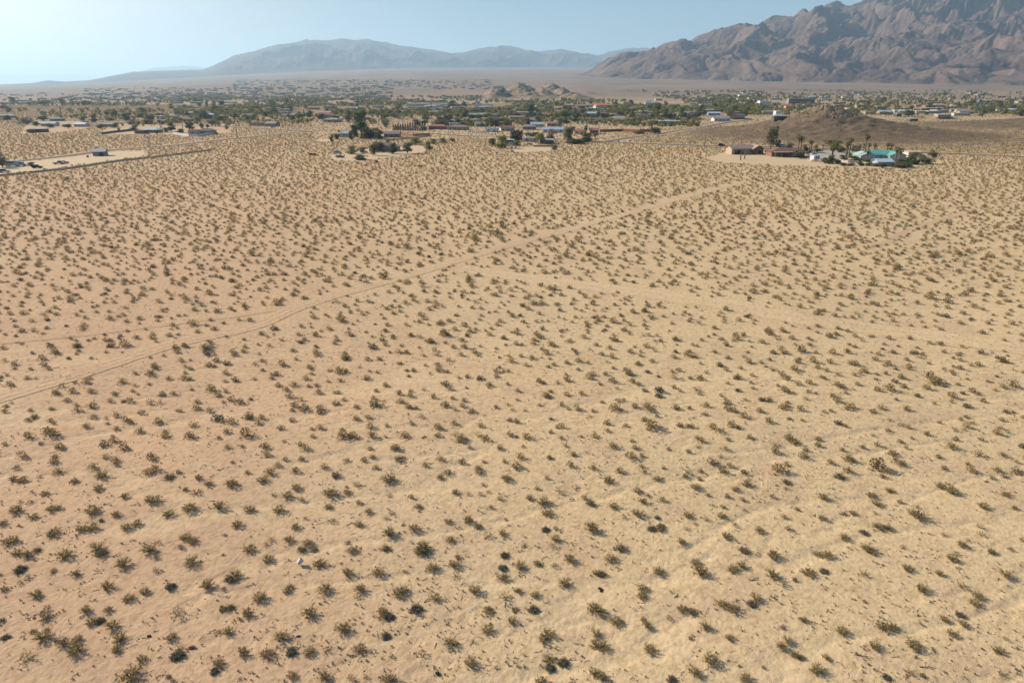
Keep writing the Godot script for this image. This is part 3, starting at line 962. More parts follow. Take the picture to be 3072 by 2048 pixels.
func build_roads() -> void:
	var red := Color(0.40, 0.265, 0.165)
	var pale := Color(0.60, 0.44, 0.275)
	var none := [pale, 0.0]
	var rut := [red, 0.45]
	var mid := [pale, 0.2]
	var ax := [-2.3, -1.5, -1.1, -0.7, -0.35, 0.35, 0.7, 1.1, 1.5, 2.3]
	var lf := [0.0, 0.07, 0.0, 0.0, 0.07, 0.07, 0.0, 0.0, 0.07, 0.0]
	var tn := [none, mid, rut, rut, mid, mid, rut, rut, mid, none]
	var main := path_of([-120, 1228, 0, 1192, 239, 1122, 522, 1031, 762, 978, 871, 930, 1024, 880, 1242, 821, 1416, 768, 1568, 725, 1764, 673, 1938, 625, 2048, 592, 2157, 566, 2230, 545], 0.8)
	ribbon("dirt_track", "sandy two rut dirt track running diagonally across the flat", main, ax.map(func(v): return v * 0.85), lf.map(func(v): return v * 0.3 + 0.05), tn, ground_mat, 0.25)
	bare_line(main, 2.3)
	var second := path_of([-100, 1032, 0, 1024, 261, 999, 500, 970, 827, 926, 1000, 886], 0.8)
	lf = lf.map(func(v): return v * 0.3 + 0.045)
	tn = [none, none, [red, 0.35], [red, 0.35], none, none, [red, 0.35], [red, 0.35], none, none]
	ribbon("dirt_track", "narrow two rut track joining the main track from the left", second, ax.map(func(v): return v * 0.65), lf, tn, ground_mat, 0.2)
	bare_line(second, 1.5)
	var wash := path_of([1380, 806, 1480, 818, 1677, 848, 1860, 868, 2048, 894, 2240, 925, 2440, 962, 2760, 1002, 3072, 1046, 3200, 1066], 0.9)
	ribbon("sandy_wash", "pale bare sandy wash crossing the right half of the flat", wash, [-3.4, -2.4, -1.2, 0.0, 1.2, 2.4, 3.4], [0.03, 0.06, 0.05, 0.04, 0.05, 0.06, 0.03], [none, [pale, 0.25], [pale, 0.5], [Color(0.52, 0.375, 0.22), 0.5], [pale, 0.5], [pale, 0.25], none], ground_mat, 0.8)
	bare_line(wash, 2.6)
	var scar := path_of([2640, 735, 2679, 714, 2730, 690, 2788, 668, 2860, 648, 2930, 630], 1.5)
	ribbon("dirt_track", "short reddish vehicle scrape far out on the right of the flat", scar, [-1.6, -0.6, 0.6, 1.6], [0.05, 0.09, 0.09, 0.05], [none, rut, rut, none], ground_mat, 0.3)
	bare_line(scar, 0.9)
	var tar := [Color(0.115, 0.105, 0.098), 1.0]
	var dust := [Color(0.30, 0.225, 0.15), 0.9]
	var roads := [
		["road", "grey paved road running past the teal roofed house and the rocky hill", [3300, 479, 3072, 470, 2880, 462, 2796, 459, 2465, 446, 2332, 441, 2113, 437, 1944, 431, 1815, 425, 1640, 415, 1530, 410, 1400, 408, 1347, 404, 1178, 395, 1015, 390, 932, 394, 700, 416, 531, 435, 351, 449, 199, 468, 66, 482, -120, 505], 3.4],
		["road", "grey paved road climbing from the junction towards the town", [1815, 425, 1897, 412, 1997, 399, 2096, 383, 2170, 370, 2260, 358], 3.2],
		["road", "pale far street crossing the left outskirts of the town", [120, 352, 186, 359, 330, 366, 530, 375, 700, 381, 830, 388, 932, 394], 3.0]]
	for r in roads:
		var line := path_of(r[2], 4.0)
		var w: float = r[3]
		ribbon(r[0], r[1], line, [-w - 3.0, -w - 0.3, -w, -w * 0.4, w * 0.4, w, w + 0.3, w + 3.0], [0.03, 0.10, 0.16, 0.18, 0.18, 0.16, 0.10, 0.03], [none, dust, tar, tar, tar, tar, dust, none], ground_mat)
		bare_line(line, w + 3.5)
	var ridge := [Color(0.15, 0.115, 0.085), 1.0]
	var berm := path_of([-60, 536, 0, 528, 199, 507, 348, 485, 464, 472, 630, 451], 2.5)
	ribbon("dirt_berm", "low dark dirt berm along the near side of the bare lot", berm, [-2.2, -1.1, -0.3, 0.4, 1.2, 2.2], [0.02, 0.5, 0.85, 0.8, 0.45, 0.02], [none, ridge, ridge, ridge, ridge, none], rock_mat, 0.5)
	bare_line(berm, 2.4)
	var verge := path_of([1170, 421, 1230, 415, 1290, 409], 2.0)
	ribbon("dirt_berm", "low dark bank beside the red walled yard", verge, [-2.0, -0.8, 0.8, 2.0], [0.02, 0.9, 0.8, 0.02], [none, ridge, ridge, none], rock_mat)

func lot(called: String, label: String, pts: Array, tone: Color) -> void:      # a bare, levelled patch of ground
	var out := PackedVector2Array()
	var plain_out := PackedVector2Array()
	for i in pts.size() / 2:
		var q := at(pts[2 * i], pts[2 * i + 1])
		plain_out.append(Vector2(q.x, q.z))
		var j := (2 * i + 2) % pts.size()
		var e := at(pts[j], pts[j + 1])
		var n := maxi(1, int(q.distance_to(e) / 1.8))
		for k in n:
			var s := q.lerp(e, float(k) / n)
			out.append(Vector2(s.x + rng.randf_range(-0.5, 0.5), s.z + rng.randf_range(-1.2, 1.2)))
	var m := MB.new()
	var ix := Geometry2D.triangulate_polygon(out)
	if ix.is_empty():
		out = plain_out
		ix = Geometry2D.triangulate_polygon(out)
	for i in ix.size() / 3:
		var t := []
		for k in 3: t.append(Vector3(out[ix[3 * i + k]].x, land(out[ix[3 * i + k]].x, -out[ix[3 * i + k]].y) + 0.05, out[ix[3 * i + k]].y))
		m.tri(t[0], t[1], t[2], Vector3.UP, tone)
	structure(called, m.commit(flat(tone.r, tone.g, tone.b, 0.95)), label)
	bare(pts)

# ---------------------------------------------------------------- houses
func slab(m: MB, a: Vector3, b: Vector3, c: Vector3, d: Vector3, thick: float) -> void:
	var t := Vector3(0, thick, 0)
	m.quad(a + t, b + t, c + t, d + t, Vector3.UP, Color.WHITE)
	m.quad(a, b, c, d, Vector3.DOWN, Color.WHITE)
	var mid := (a + b + c + d) / 4.0
	for e in [[a, b], [b, c], [c, d], [d, a]]:
		m.quad(e[0], e[1], e[1] + t, e[0] + t, (e[0] + e[1]) * 0.5 - mid, Color.WHITE)

func gable_walls(w: float, d: float, h: float, rise: float, m: Material) -> ArrayMesh:
	var b := MB.new()
	b.box(Vector3(0, h * 0.5 - 0.3, 0), Vector3(w, h + 0.6, d), Color.WHITE)
	if rise > 0.0:
		for s in [-1.0, 1.0]:
			var x: float = s * (w * 0.5 - 0.003)
			b.tri(Vector3(x, h, -d * 0.5), Vector3(x, h, d * 0.5), Vector3(x, h + rise, 0), Vector3(s, 0, 0), Color.WHITE)
	return b.commit(m)

func roof_mesh(kind: String, w: float, d: float, h: float, rise: float, m: Material) -> ArrayMesh:
	var b := MB.new()
	var o := 0.7
	match kind:
		"flat":
			b.box(Vector3(0, h + 0.14, 0), Vector3(w + 0.7, 0.3, d + 0.7), Color.WHITE)
		"parapet":
			b.box(Vector3(0, h + 0.06, 0), Vector3(w - 0.5, 0.1, d - 0.5), Color.WHITE)
			for s in [-1.0, 1.0]:
				b.box(Vector3(0, h + 0.25, s * (d * 0.5 - 0.12)), Vector3(w + 0.02, 0.5, 0.3), Color.WHITE)
				b.box(Vector3(s * (w * 0.5 - 0.12), h + 0.25, 0), Vector3(0.3, 0.49, d - 0.5), Color.WHITE)
		"gable":
			var y := h - rise * o / (d * 0.5)
			for s in [-1.0, 1.0]:
				slab(b, Vector3(-w * 0.5 - o, y, s * (d * 0.5 + o)), Vector3(w * 0.5 + o, y, s * (d * 0.5 + o)), Vector3(w * 0.5 + o, h + rise, 0), Vector3(-w * 0.5 - o, h + rise, 0), 0.16)
		"hip":
			var x := w * 0.5 + o
			var z := d * 0.5 + o
			var r := maxf(0.2, (w - d) * 0.5)
			var y := h
			var q := [Vector3(-x, y, z), Vector3(x, y, z), Vector3(x, y, -z), Vector3(-x, y, -z)]
			var l := Vector3(-r, h + rise, 0)
			var k := Vector3(r, h + rise, 0)
			b.quad(q[0], q[1], k, l, Vector3(0, 1, 1), Color.WHITE)
			b.quad(q[2], q[3], l, k, Vector3(0, 1, -1), Color.WHITE)
			b.tri(q[1], q[2], k, Vector3(1, 1, 0), Color.WHITE)
			b.tri(q[3], q[0], l, Vector3(-1, 1, 0), Color.WHITE)
			b.box(Vector3(0, h - 0.08, 0), Vector3(x * 2.0, 0.16, z * 2.0), Color.WHITE)
	return b.commit(m)

func opening(called: String, parent: Node, at_: Vector3, size: Vector2, side: float, tone: Color) -> void:     # on the wall that faces along local z (side 1 or -1)
	var b := MB.new()
	b.box(Vector3.ZERO, Vector3(size.x, size.y, 0.12), Color.WHITE)
	var w := part(called, b.commit(flat(tone.r, tone.g, tone.b, 0.25 if called == "window" else 0.7)), parent)
	w.position = at_ + Vector3(0, 0, side * 0.03)
	if called == "window":
		var f := MB.new()
		for s in [-1.0, 1.0]:
			f.box(Vector3(0, s * (size.y * 0.5 + 0.05), 0.02 * side), Vector3(size.x + 0.2, 0.1, 0.16), Color.WHITE)
			f.box(Vector3(s * (size.x * 0.5 + 0.05), 0, 0.02 * side), Vector3(0.1, size.y, 0.15), Color.WHITE)
		part("frame", f.commit(flat(0.6, 0.58, 0.54)), w)

func house(p: Vector3, turn: float, w: float, d: float, h: float, kind: String, wall: Color, roof: Color, label: String, detail := 2, group := "", called := "house", category := "house") -> Node3D:
	var o := thing(called, label, category, p, turn, group)
	var rise := 0.0
	if kind == "gable" or kind == "hip": rise = minf(w, d) * 0.19
	var wm := flat(wall.r, wall.g, wall.b)
	part("wall", gable_walls(w, d, h, rise if kind == "gable" else 0.0, wm), o)
	part("roof", roof_mesh(kind, w, d, h, rise, flat(roof.r, roof.g, roof.b, 0.7)), o)
	var glass := Color(0.03, 0.035, 0.04)
	if detail > 0:
		var k := maxi(1, int(w / 4.0))
		for i in k:
			var x := w * ((i + 0.5) / k - 0.5)
			if i == k / 2 and k > 1:
				opening("door", o, Vector3(x, 1.0, d * 0.5), Vector2(1.1, 2.1), 1.0, wall.lerp(Color(0.12, 0.08, 0.05), 0.7))
			else:
				opening("window", o, Vector3(x, h * 0.55, d * 0.5), Vector2(1.5, 1.1), 1.0, glass)
		if detail > 1:
			var e := MB.new()
			e.box(Vector3(-w * 0.2, h + rise * 0.5 + 0.55, -d * 0.12), Vector3(1.1, 0.9, 1.1), Color.WHITE)
			part("roof_cooler", e.commit(flat(0.55, 0.54, 0.5)), o)
	return o

func free_wall(called: String, label: String, pts: Array, high: float, tone: Color, category := "wall") -> void:
	var m := MB.new()
	for i in pts.size() / 2 - 1:
		var a := at(pts[2 * i], pts[2 * i + 1])
		var b := at(pts[2 * i + 2], pts[2 * i + 3])
		var mid := (a + b) * 0.5
		var dir := b - a
		dir.y = 0
		m.box(mid + Vector3(0, high * 0.5 - 0.15, 0), Vector3(dir.length() + 0.1, high + 0.3, 0.22), Color.WHITE, Basis(Vector3.UP, atan2(-dir.z, dir.x)))
		m.box(mid + Vector3(0, high + 0.04, 0), Vector3(dir.length() + 0.16, 0.08, 0.32), Color.WHITE, Basis(Vector3.UP, atan2(-dir.z, dir.x)))
	var o := MeshInstance3D.new()
	o.name = numbered(called)
	o.mesh = m.commit(flat(tone.r, tone.g, tone.b))
	add_child(o, true)
	tag(o, label, category)

# ---------------------------------------------------------------- vehicles and street furniture
func vehicle(p: Vector3, turn: float, kind: String, paint: Color, label: String) -> Node3D:
	var cat: String = {"van": "van", "pickup": "pickup truck", "motorhome": "motorhome"}.get(kind, "car")
	var o := thing({"van": "parked_van", "pickup": "pickup_truck", "motorhome": "motorhome"}.get(kind, "parked_car"), label, cat, p, turn)
	var b := MB.new()
	var g := MB.new()
	var pm := flat(paint.r, paint.g, paint.b, 0.35)
	var ln := 4.6
	var wd := 1.85
	# a side outline swept across the width: x along the car, y up
	var low := []
	var cab := []
	match kind:
		"pickup":
			ln = 5.5
			low = [-2.7, 0.4, -2.7, 1.15, -0.35, 1.15, 1.2, 1.12, 2.6, 1.0, 2.75, 0.75, 2.75, 0.4]
			cab = [-0.5, 1.14, -0.3, 1.8, 0.9, 1.82, 1.5, 1.12]
		"van":
			ln = 5.2
			low = [-2.6, 0.4, -2.6, 1.3, 1.6, 1.3, 2.45, 1.1, 2.6, 0.8, 2.6, 0.4]
			cab = [-2.55, 1.29, -2.45, 2.2, 0.9, 2.25, 1.7, 1.29]
		"motorhome":
			ln = 7.5
			wd = 2.4
			low = [-3.7, 0.5, -3.7, 1.6, 3.3, 1.6, 3.75, 1.2, 3.75, 0.5]
			cab = [-3.7, 1.59, -3.65, 3.0, 2.6, 3.05, 3.35, 2.6, 3.3, 1.59]
		"suv":
			low = [-2.3, 0.4, -2.35, 1.05, 1.0, 1.08, 2.2, 0.95, 2.35, 0.7, 2.3, 0.4]
			cab = [-2.25, 1.04, -2.0, 1.75, 0.2, 1.8, 1.05, 1.07]
		_:
			low = [-2.25, 0.35, -2.3, 0.85, -1.4, 0.95, 0.9, 0.92, 2.1, 0.8, 2.25, 0.6, 2.2, 0.35]
			cab = [-1.5, 0.93, -0.85, 1.4, 0.3, 1.42, 1.0, 0.91]
	for s in [[low, b, wd * 0.5, wd * 0.5], [cab, b if kind in ["van", "motorhome"] else g, wd * 0.48, wd * 0.40]]:
		var q: Array = s[0]
		var n := q.size() / 2
		var mid := Vector3.ZERO
		var ys := 0.0
		for i in n:
			mid += Vector3(q[2 * i], q[2 * i + 1], 0) / n
			ys = maxf(ys, q[2 * i + 1])
		var lo: float = q[1]
		var edge := []
		for i in n:
			var f: float = (q[2 * i + 1] - lo) / maxf(ys - lo, 0.01)
			edge.append([Vector3(q[2 * i], q[2 * i + 1], 0), lerpf(s[2], s[3], f)])
		for i in n:
			var e: Array = edge[i]
			var f: Array = edge[(i + 1) % n]
			var z1 := Vector3(0, 0, e[1])
			var z2 := Vector3(0, 0, f[1])
			s[1].quad(e[0] - z1, e[0] + z1, f[0] + z2, f[0] - z2, (e[0] + f[0]) * 0.5 - mid, Color.WHITE)
			for w in [-1.0, 1.0]:
				s[1].tri(e[0] + z1 * w, f[0] + z2 * w, mid + Vector3(0, 0, w * (s[2] + s[3]) * 0.5), Vector3(0, 0, w), Color.WHITE)
	part("body", b.commit(pm), o)
	if kind in ["van", "motorhome"]:
		var y := 1.75 if kind == "van" else 2.2
		for w in [-1.0, 1.0]:
			g.box(Vector3(-0.4, y, w * wd * 0.46), Vector3(ln * 0.5, 0.5, 0.12), Color.WHITE)
		g.box(Vector3(1.35 if kind == "van" else 3.05, y + 0.02, 0), Vector3(0.35, 0.5, wd * 0.8), Color.WHITE)
	else:
		var t := MB.new()
		var top: float = cab[3] + 0.03
		t.box(Vector3((cab[2] + cab[4]) * 0.5, top, 0), Vector3(absf(cab[4] - cab[2]), 0.07, wd * 0.8), Color.WHITE)
		part("roof", t.commit(pm), o)
	part("window", g.commit(flat(0.02, 0.022, 0.025, 0.15)), o)
	var wheel := MB.new()
	wheel.tube([Vector3(0, 0, -0.12), Vector3(0, 0, 0.12)], [0.36, 0.36], 12, Color.WHITE)
	for k in 12:
		var a := TAU * k / 12.0
		var e := TAU * (k + 1) / 12.0
		for z in [-0.12, 0.12]:
			wheel.tri(Vector3(0, 0, z), Vector3(cos(a) * 0.36, sin(a) * 0.36, z), Vector3(cos(e) * 0.36, sin(e) * 0.36, z), Vector3(0, 0, z), Color.WHITE)
	var wm := wheel.commit(flat(0.025, 0.025, 0.025, 0.8))
	for x in [-ln * 0.31, ln * 0.31]:
		for z in [-wd * 0.45, wd * 0.45]:
			part("wheel", wm, o).position = Vector3(x, 0.36, z)
	return o

var pole_tops := []
func utility_pole(px: float, py: float, top: float, label: String) -> void:
	var p := at(px, py)
	var high := (py - top) * metres(p) * 1.0
	var o := thing("utility_pole", label, "utility pole", p, -0.35, "wooden utility poles along the roads")
	var m := MB.new()
	m.tube([Vector3(0, -0.4, 0), Vector3(0, high, 0)], [0.19, 0.13], 8, Color(0.13, 0.10, 0.075))
	part("post", m.commit(wood_mat), o)
	var c := MB.new()
	c.box(Vector3(0, high - 0.5, 0.16), Vector3(2.4, 0.14, 0.12), Color(0.15, 0.115, 0.085))
	part("crossarm", c.commit(wood_mat), o)
	for x in [-1.05, -0.4, 0.4, 1.05]:
		var s := MB.new()
		s.tube([Vector3(x, high - 0.43, 0.16), Vector3(x, high - 0.22, 0.16)], [0.05, 0.035], 6, Color(0.35, 0.35, 0.33))
		part("insulator", s.commit(wood_mat), o)
	pole_tops.append(p + Vector3(0, high - 0.25, 0.16))

func power_line(a: int, b: int, label: String) -> void:
	var m := MB.new()
	for off in [-1.05, 1.05]:
		var pts := []
		var rad := []
		for i in 13:
			var t := i / 12.0
			pts.append(pole_tops[a].lerp(pole_tops[b], t) + Vector3(off, -1.3 * 4.0 * t * (1.0 - t), 0))
			rad.append(0.022)
		m.tube(pts, rad, 3, Color(0.25, 0.25, 0.25))
	var o := MeshInstance3D.new()
	o.name = numbered("power_line")
	o.mesh = m.commit(wood_mat)
	add_child(o, true)
	tag(o, label, "power line")

# ---------------------------------------------------------------- the town
var taken := []

func put_house(px: float, py: float, wide: float, deep: float, h: float, kind: String, wall: Color, roof: Color, label: String, turn := 0.0, detail := 2, called := "house", category := "house") -> Node3D:
	var p := at(px, py)
	var w := wide * metres(p)
	p.z -= deep * 0.5
	p.y = land(p.x, -p.z)
	taken.append(Rect2(p.x - w * 0.5 - 1.0, p.z - deep * 0.5 - 1.0, w + 2.0, deep + 2.0))
	return house(p, turn, w, deep, h, kind, wall, roof, label, detail, "", called, category)

func put_tree(kind: String, px: float, py: float, wide: float, high: float, label: String, group := "", bare_ := 0.14) -> Node3D:
	var p := at(px, py)
	var k := metres(p)
	return tree(kind, p, wide * k * 1.22, high * k * 1.03, label, group, bare_)

func put_palm(px: float, py: float, top: float, label: String, fronds := true, size := 1.0) -> Node3D:
	var p := at(px, py)
	return palm(p, (py - top) * metres(p) * (0.93 if fronds else 1.0), label, "fan palms in the town", fronds, size)

const WHITE := Color(0.60, 0.585, 0.55)
const CREAM := Color(0.55, 0.48, 0.36)
const TAN := Color(0.42, 0.32, 0.22)
const BROWN := Color(0.17, 0.115, 0.08)
const REDBROWN := Color(0.225, 0.125, 0.092)
const RED := Color(0.31, 0.125, 0.09)
const GREY := Color(0.27, 0.265, 0.26)
const DARK := Color(0.10, 0.085, 0.08)
const BLUE := Color(0.32, 0.40, 0.47)
const PINKBROWN := Color(0.31, 0.225, 0.19)

func build_near_right() -> void:
	# the red-brown barn-like house with a cross wing
	lot("dirt_yard", "bare levelled sand yard in front of the red brown house and the white trailer", [2120, 476, 2150, 464, 2190, 450, 2300, 447, 2420, 466, 2530, 486, 2600, 497, 2700, 503, 2640, 506, 2450, 500, 2330, 497, 2230, 492, 2150, 486], Color(0.50, 0.365, 0.215))
	var o := put_house(2226, 463, 70, 9.0, 3.6, "gable", TAN, PINKBROWN, "long red brown house with pinkish gable roof and cross wing beside the sand yard", 0.12)
	var wing := MeshInstance3D.new()
	wing.name = "wing"
	wing.mesh = gable_walls(9.0, 6.6, 3.5, 1.9, flat(REDBROWN.r, REDBROWN.g, REDBROWN.b))
	o.add_child(wing, true)
	wing.position = Vector3(9.2, 0, 1.6)
	wing.rotation.y = PI / 2
	var wr := part("roof", roof_mesh("gable", 9.2, 6.6, 3.5, 1.9, flat(PINKBROWN.r, PINKBROWN.g, PINKBROWN.b, 0.7)), wing)
	wr.position.y = 0.01
	opening("garage_door", o, Vector3(-3.2, 1.3, 4.5), Vector2(4.2, 2.6), 1.0, Color(0.05, 0.035, 0.03))
	opening("window", o, Vector3(10.0, 1.6, 6.15), Vector2(2.4, 1.7), 1.0, Color(0.02, 0.02, 0.02))
	# the low ranch house
	var rh := put_house(2364, 470, 98, 10.0, 2.9, "hip", REDBROWN, Color(0.19, 0.10, 0.075), "low ranch house with dark red roof and deep shaded carport beside the tall tree", 0.0)
	var m := MB.new()
	m.box(Vector3(-1.0, 2.85, 6.6), Vector3(16.0, 0.18, 3.4), Color.WHITE)
	part("porch_roof", m.commit(flat(0.40, 0.33, 0.25)), rh)
	for x in [-8.6, -4.8, -1.0, 2.8, 6.6]:
		var q := MB.new()
		q.box(Vector3(x, 1.3, 8.1), Vector3(0.2, 2.9, 0.2), Color.WHITE)
		part("porch_post", q.commit(flat(0.3, 0.24, 0.18)), rh)
	lot("driveway", "grey concrete driveway between the ranch house and the teal roofed house", [2385, 477, 2440, 462, 2448, 450, 2500, 452, 2590, 462, 2520, 474, 2460, 480], Color(0.37, 0.32, 0.27))
	vehicle(at(2334, 464), 0.15, "car", WHITE, "white car parked under the ranch house carport")
	vehicle(at(2424, 462), 0.5, "pickup", DARK, "black pickup parked on the driveway beside the ranch house")
	vehicle(at(2441, 464), 0.45, "car", WHITE, "white car with dark windows beside the black pickup")
	vehicle(at(2345, 441), 0.1, "van", WHITE, "white van parked behind the ranch house by the grey bush")
	vehicle(at(2165, 438), -0.05, "suv", Color(0.012, 0.012, 0.014), "black car driving on the paved road left of the red brown house")
	# white office trailer
	var tp := at(2444, 483)
	var t := thing("trailer", "white box trailer with two dark windows standing on the sand yard", "trailer", tp, 0.55)
	var b := MB.new()
	b.box(Vector3(0, 2.0, 0), Vector3(5.4, 2.4, 2.5), Color.WHITE)
	part("body", b.commit(flat(0.72, 0.72, 0.72, 0.5)), t)
	b = MB.new()
	b.box(Vector3(0, 3.24, 0), Vector3(5.5, 0.1, 2.6), Color.WHITE)
	part("roof", b.commit(flat(0.66, 0.66, 0.66, 0.5)), t)
	for x in [-0.4, 1.5]:
		b = MB.new()
		b.box(Vector3(x, 2.1, 1.26), Vector3(0.75, 1.2, 0.06), Color.WHITE)
		part("window", b.commit(flat(0.03, 0.035, 0.04, 0.2)), t)
	for x in [-0.9, 0.3]:
		for z in [-1.05, 1.05]:
			b = MB.new()
			b.tube([Vector3(x, 0.4, z - 0.12), Vector3(x, 0.4, z + 0.12)], [0.4, 0.4], 12, Color.WHITE)
			part("wheel", b.commit(flat(0.03, 0.03, 0.03)), t)
	b = MB.new()
	b.box(Vector3(-3.4, 0.7, 0), Vector3(1.9, 0.12, 1.2), Color.WHITE, Basis(Vector3(0, 0, 1), 0.5))
	part("ramp", b.commit(flat(0.62, 0.5, 0.2)), t)
	# teal roofed house
	var teal := Color(0.12, 0.36, 0.30)
	var th := put_house(2643, 481, 112, 12.0, 3.1, "hip", Color(0.50, 0.52, 0.50), teal, "rambling house with bright teal roof among fan palms", 0.0)
	var gm := flat(teal.r, teal.g, teal.b, 0.6)
	for e in [[-9.0, 4.5, 8.0], [7.5, 5.0, 9.0], [10.0, 3.0, 6.0]]:
		var wg := part("wing", gable_walls(9.0, e[2], 3.0, e[2] * 0.2, flat(0.52, 0.54, 0.52)), th)
		wg.position = Vector3(e[0], 0.0, e[1])
		wg.rotation.y = PI / 2
		part("roof", roof_mesh("gable", 9.0, e[2], 3.02, e[2] * 0.2, gm if e[0] > -5.0 else flat(0.36, 0.43, 0.41)), wg)
	var pb := MB.new()
	pb.box(Vector3(-2.0, 4.7, 0.5), Vector3(5.0, 0.5, 2.2), Color.WHITE)
	part("roof_cooler", pb.commit(flat(0.6, 0.62, 0.62)), th)
	put_house(2655, 499, 44, 6.0, 2.5, "gable", BLUE, Color(0.42, 0.52, 0.56), "small grey blue gabled garden house in front of the teal roofed house", 0.0, 1, "garden_house")
	put_house(2745, 470, 40, 7.0, 2.6, "flat", CREAM, Color(0.5, 0.47, 0.42), "flat pale outbuilding right of the teal roofed house", 0.0, 1, "outbuilding", "outbuilding")
	free_wall("garden_wall", "low white curved garden wall in front of the teal roofed house", [2518, 484, 2530, 485.5, 2545, 487, 2560, 487.4, 2575, 488, 2585, 489, 2594, 491, 2602, 493, 2610, 495, 2621, 495.6, 2632, 495.5], 1.0, Color(0.5, 0.49, 0.46))
	bare([2500, 470, 2520, 450, 2800, 462, 2830, 490, 2720, 508, 2520, 500])
	for e in [[2536.0, 479.0, 431.0, 0.8], [2541.0, 472.0, 427.0, 0.7], [2547.0, 470.0, 418.0, 0.85], [2586.0, 479.0, 432.0, 0.5], [2591.0, 481.0, 406.0, 1.0], [2606.0, 454.0, 434.0, 0.8], [2623.0, 455.0, 435.0, 0.8], [2600.0, 484.0, 452.0, 0.85], [2620.0, 476.0, 453.0, 0.8], [2662.0, 453.0, 432.0, 0.8], [2673.0, 450.0, 434.0, 0.8], [2668.0, 474.0, 449.0, 0.9], [2686.0, 486.0, 446.0, 0.95], [2697.0, 488.0, 450.0, 0.95]]:
		put_palm(e[0], e[1], e[2], placed("green palm round the teal house", at(e[0], e[1])), true, e[3])
	for e in [[2396.0, 447.0, 412.0, 1.1], [2403.0, 447.0, 414.0, 1.0], [2413.0, 455.0, 437.0, 0.8], [2427.0, 460.0, 423.0, 0.7], [2432.0, 460.0, 424.0, 0.7], [2448.0, 450.0, 438.0, 0.75]]:
		put_palm(e[0], e[1], e[2], placed("fan palm beside the ranch house", at(e[0], e[1])), true, e[3])
	put_palm(2468, 455, 435, "thick palm with few fronds beside the round green bush", true, 0.45)
	put_palm(2222, 480, 456, "thin bare palm trunk standing alone on the sand yard", false)
	put_palm(2234, 477, 450, "thicker bare palm trunk beside the thin one on the yard", false)
	put_tree("olive", 2312, 449, 48, 66, "tall wide olive green tree behind the ranch house", "", 0.22)
	put_tree("dark", 2332, 447, 18, 28, "smaller dark tree at the foot of the tall olive green tree")
	put_tree("grey", 2391, 472, 40, 26, "bare grey bushy tree in front of the ranch house", "", 0.1)
	put_tree("grey", 2366, 447, 26, 20, "grey green bushy tree behind the ranch house beside the white van", "", 0.1)
	put_tree("bright", 2452, 459, 28, 13, "round bright green bush beside the driveway", "", 0.08)
	put_tree("yellow", 2496, 444, 52, 24, "wide yellow olive mesquite tree beside the road pole")
	put_tree("bright", 2497, 470, 26, 40, "light green upright tree left of the teal roofed house", "", 0.1)
	put_tree("dark", 2490, 491, 34, 26, "dark green tree at the corner of the white garden wall", "", 0.06)
	put_tree("olive", 2520, 457, 30, 18, "olive bush behind the tall palms left of the teal roof", "", 0.05)
	for e in [2558.0, 2568.0, 2577.0]: put_tree("grey", e, 460, 13, 26, placed("leafless tree by the teal house", at(e, 460.0)), "", 0.2)
	put_tree("dark", 2741, 493, 40, 26, "dense dark green bush at the right end of the teal roofed house", "", 0.03)
	put_tree("olive", 2780, 491, 50, 18, "wide low olive bush right of the dense dark bush", "", 0.02)
	put_tree("olive", 2705, 503, 50, 16, "low olive bush below the garden house", "", 0.02)
	put_tree("dark", 2720, 500, 34, 12, "low dark bush between the garden house and the dense dark bush", "", 0.02)
	put_tree("mid", 2648, 504, 28, 15, "green bush in front of the garden house", "", 0.02)
	put_tree("mid", 2565, 482, 46, 14, "green shrubs inside the white garden wall", "", 0.02)
	put_tree("olive", 2800, 474, 30, 22, "loose olive tree beside the leaning pole", "", 0.1)
	put_tree("olive", 2742, 474, 24, 18, "olive tree behind the flat pale outbuilding", "", 0.1)
	for e in [["mid", 2582, 492, 24, 9], ["olive", 2628, 499, 26, 10], ["mid", 2530, 478, 26, 13], ["dark", 2560, 474, 30, 16], ["mid", 2600, 486, 30, 9], ["dark", 2640, 491, 24, 9], ["olive", 2680, 498, 26, 11], ["mid", 2700, 489, 30, 13], ["dark", 2724, 490, 28, 18], ["mid", 2575, 466, 26, 18], ["olive", 2765, 478, 26, 16], ["olive", 2512, 490, 26, 13], ["mid", 2610, 467, 22, 12], ["olive", 2420, 452, 22, 10], ["olive", 2300, 458, 18, 10], ["mid", 2475, 487, 22, 14]]:
		put_tree(e[0], e[1], e[2], e[3], e[4], placed({"dark": "dark green", "mid": "green", "olive": "olive"}[e[0]] + " shrub by teal house", at(e[1], e[2])), "shrubs round the teal roofed house", 0.03)
	for e in [2530.0, 2552.0, 2584.0, 2606.0]: put_tree("olive", e, 497, 26, 9, placed("low shrub outside the white wall", at(e, 497.0)), "", 0.02)

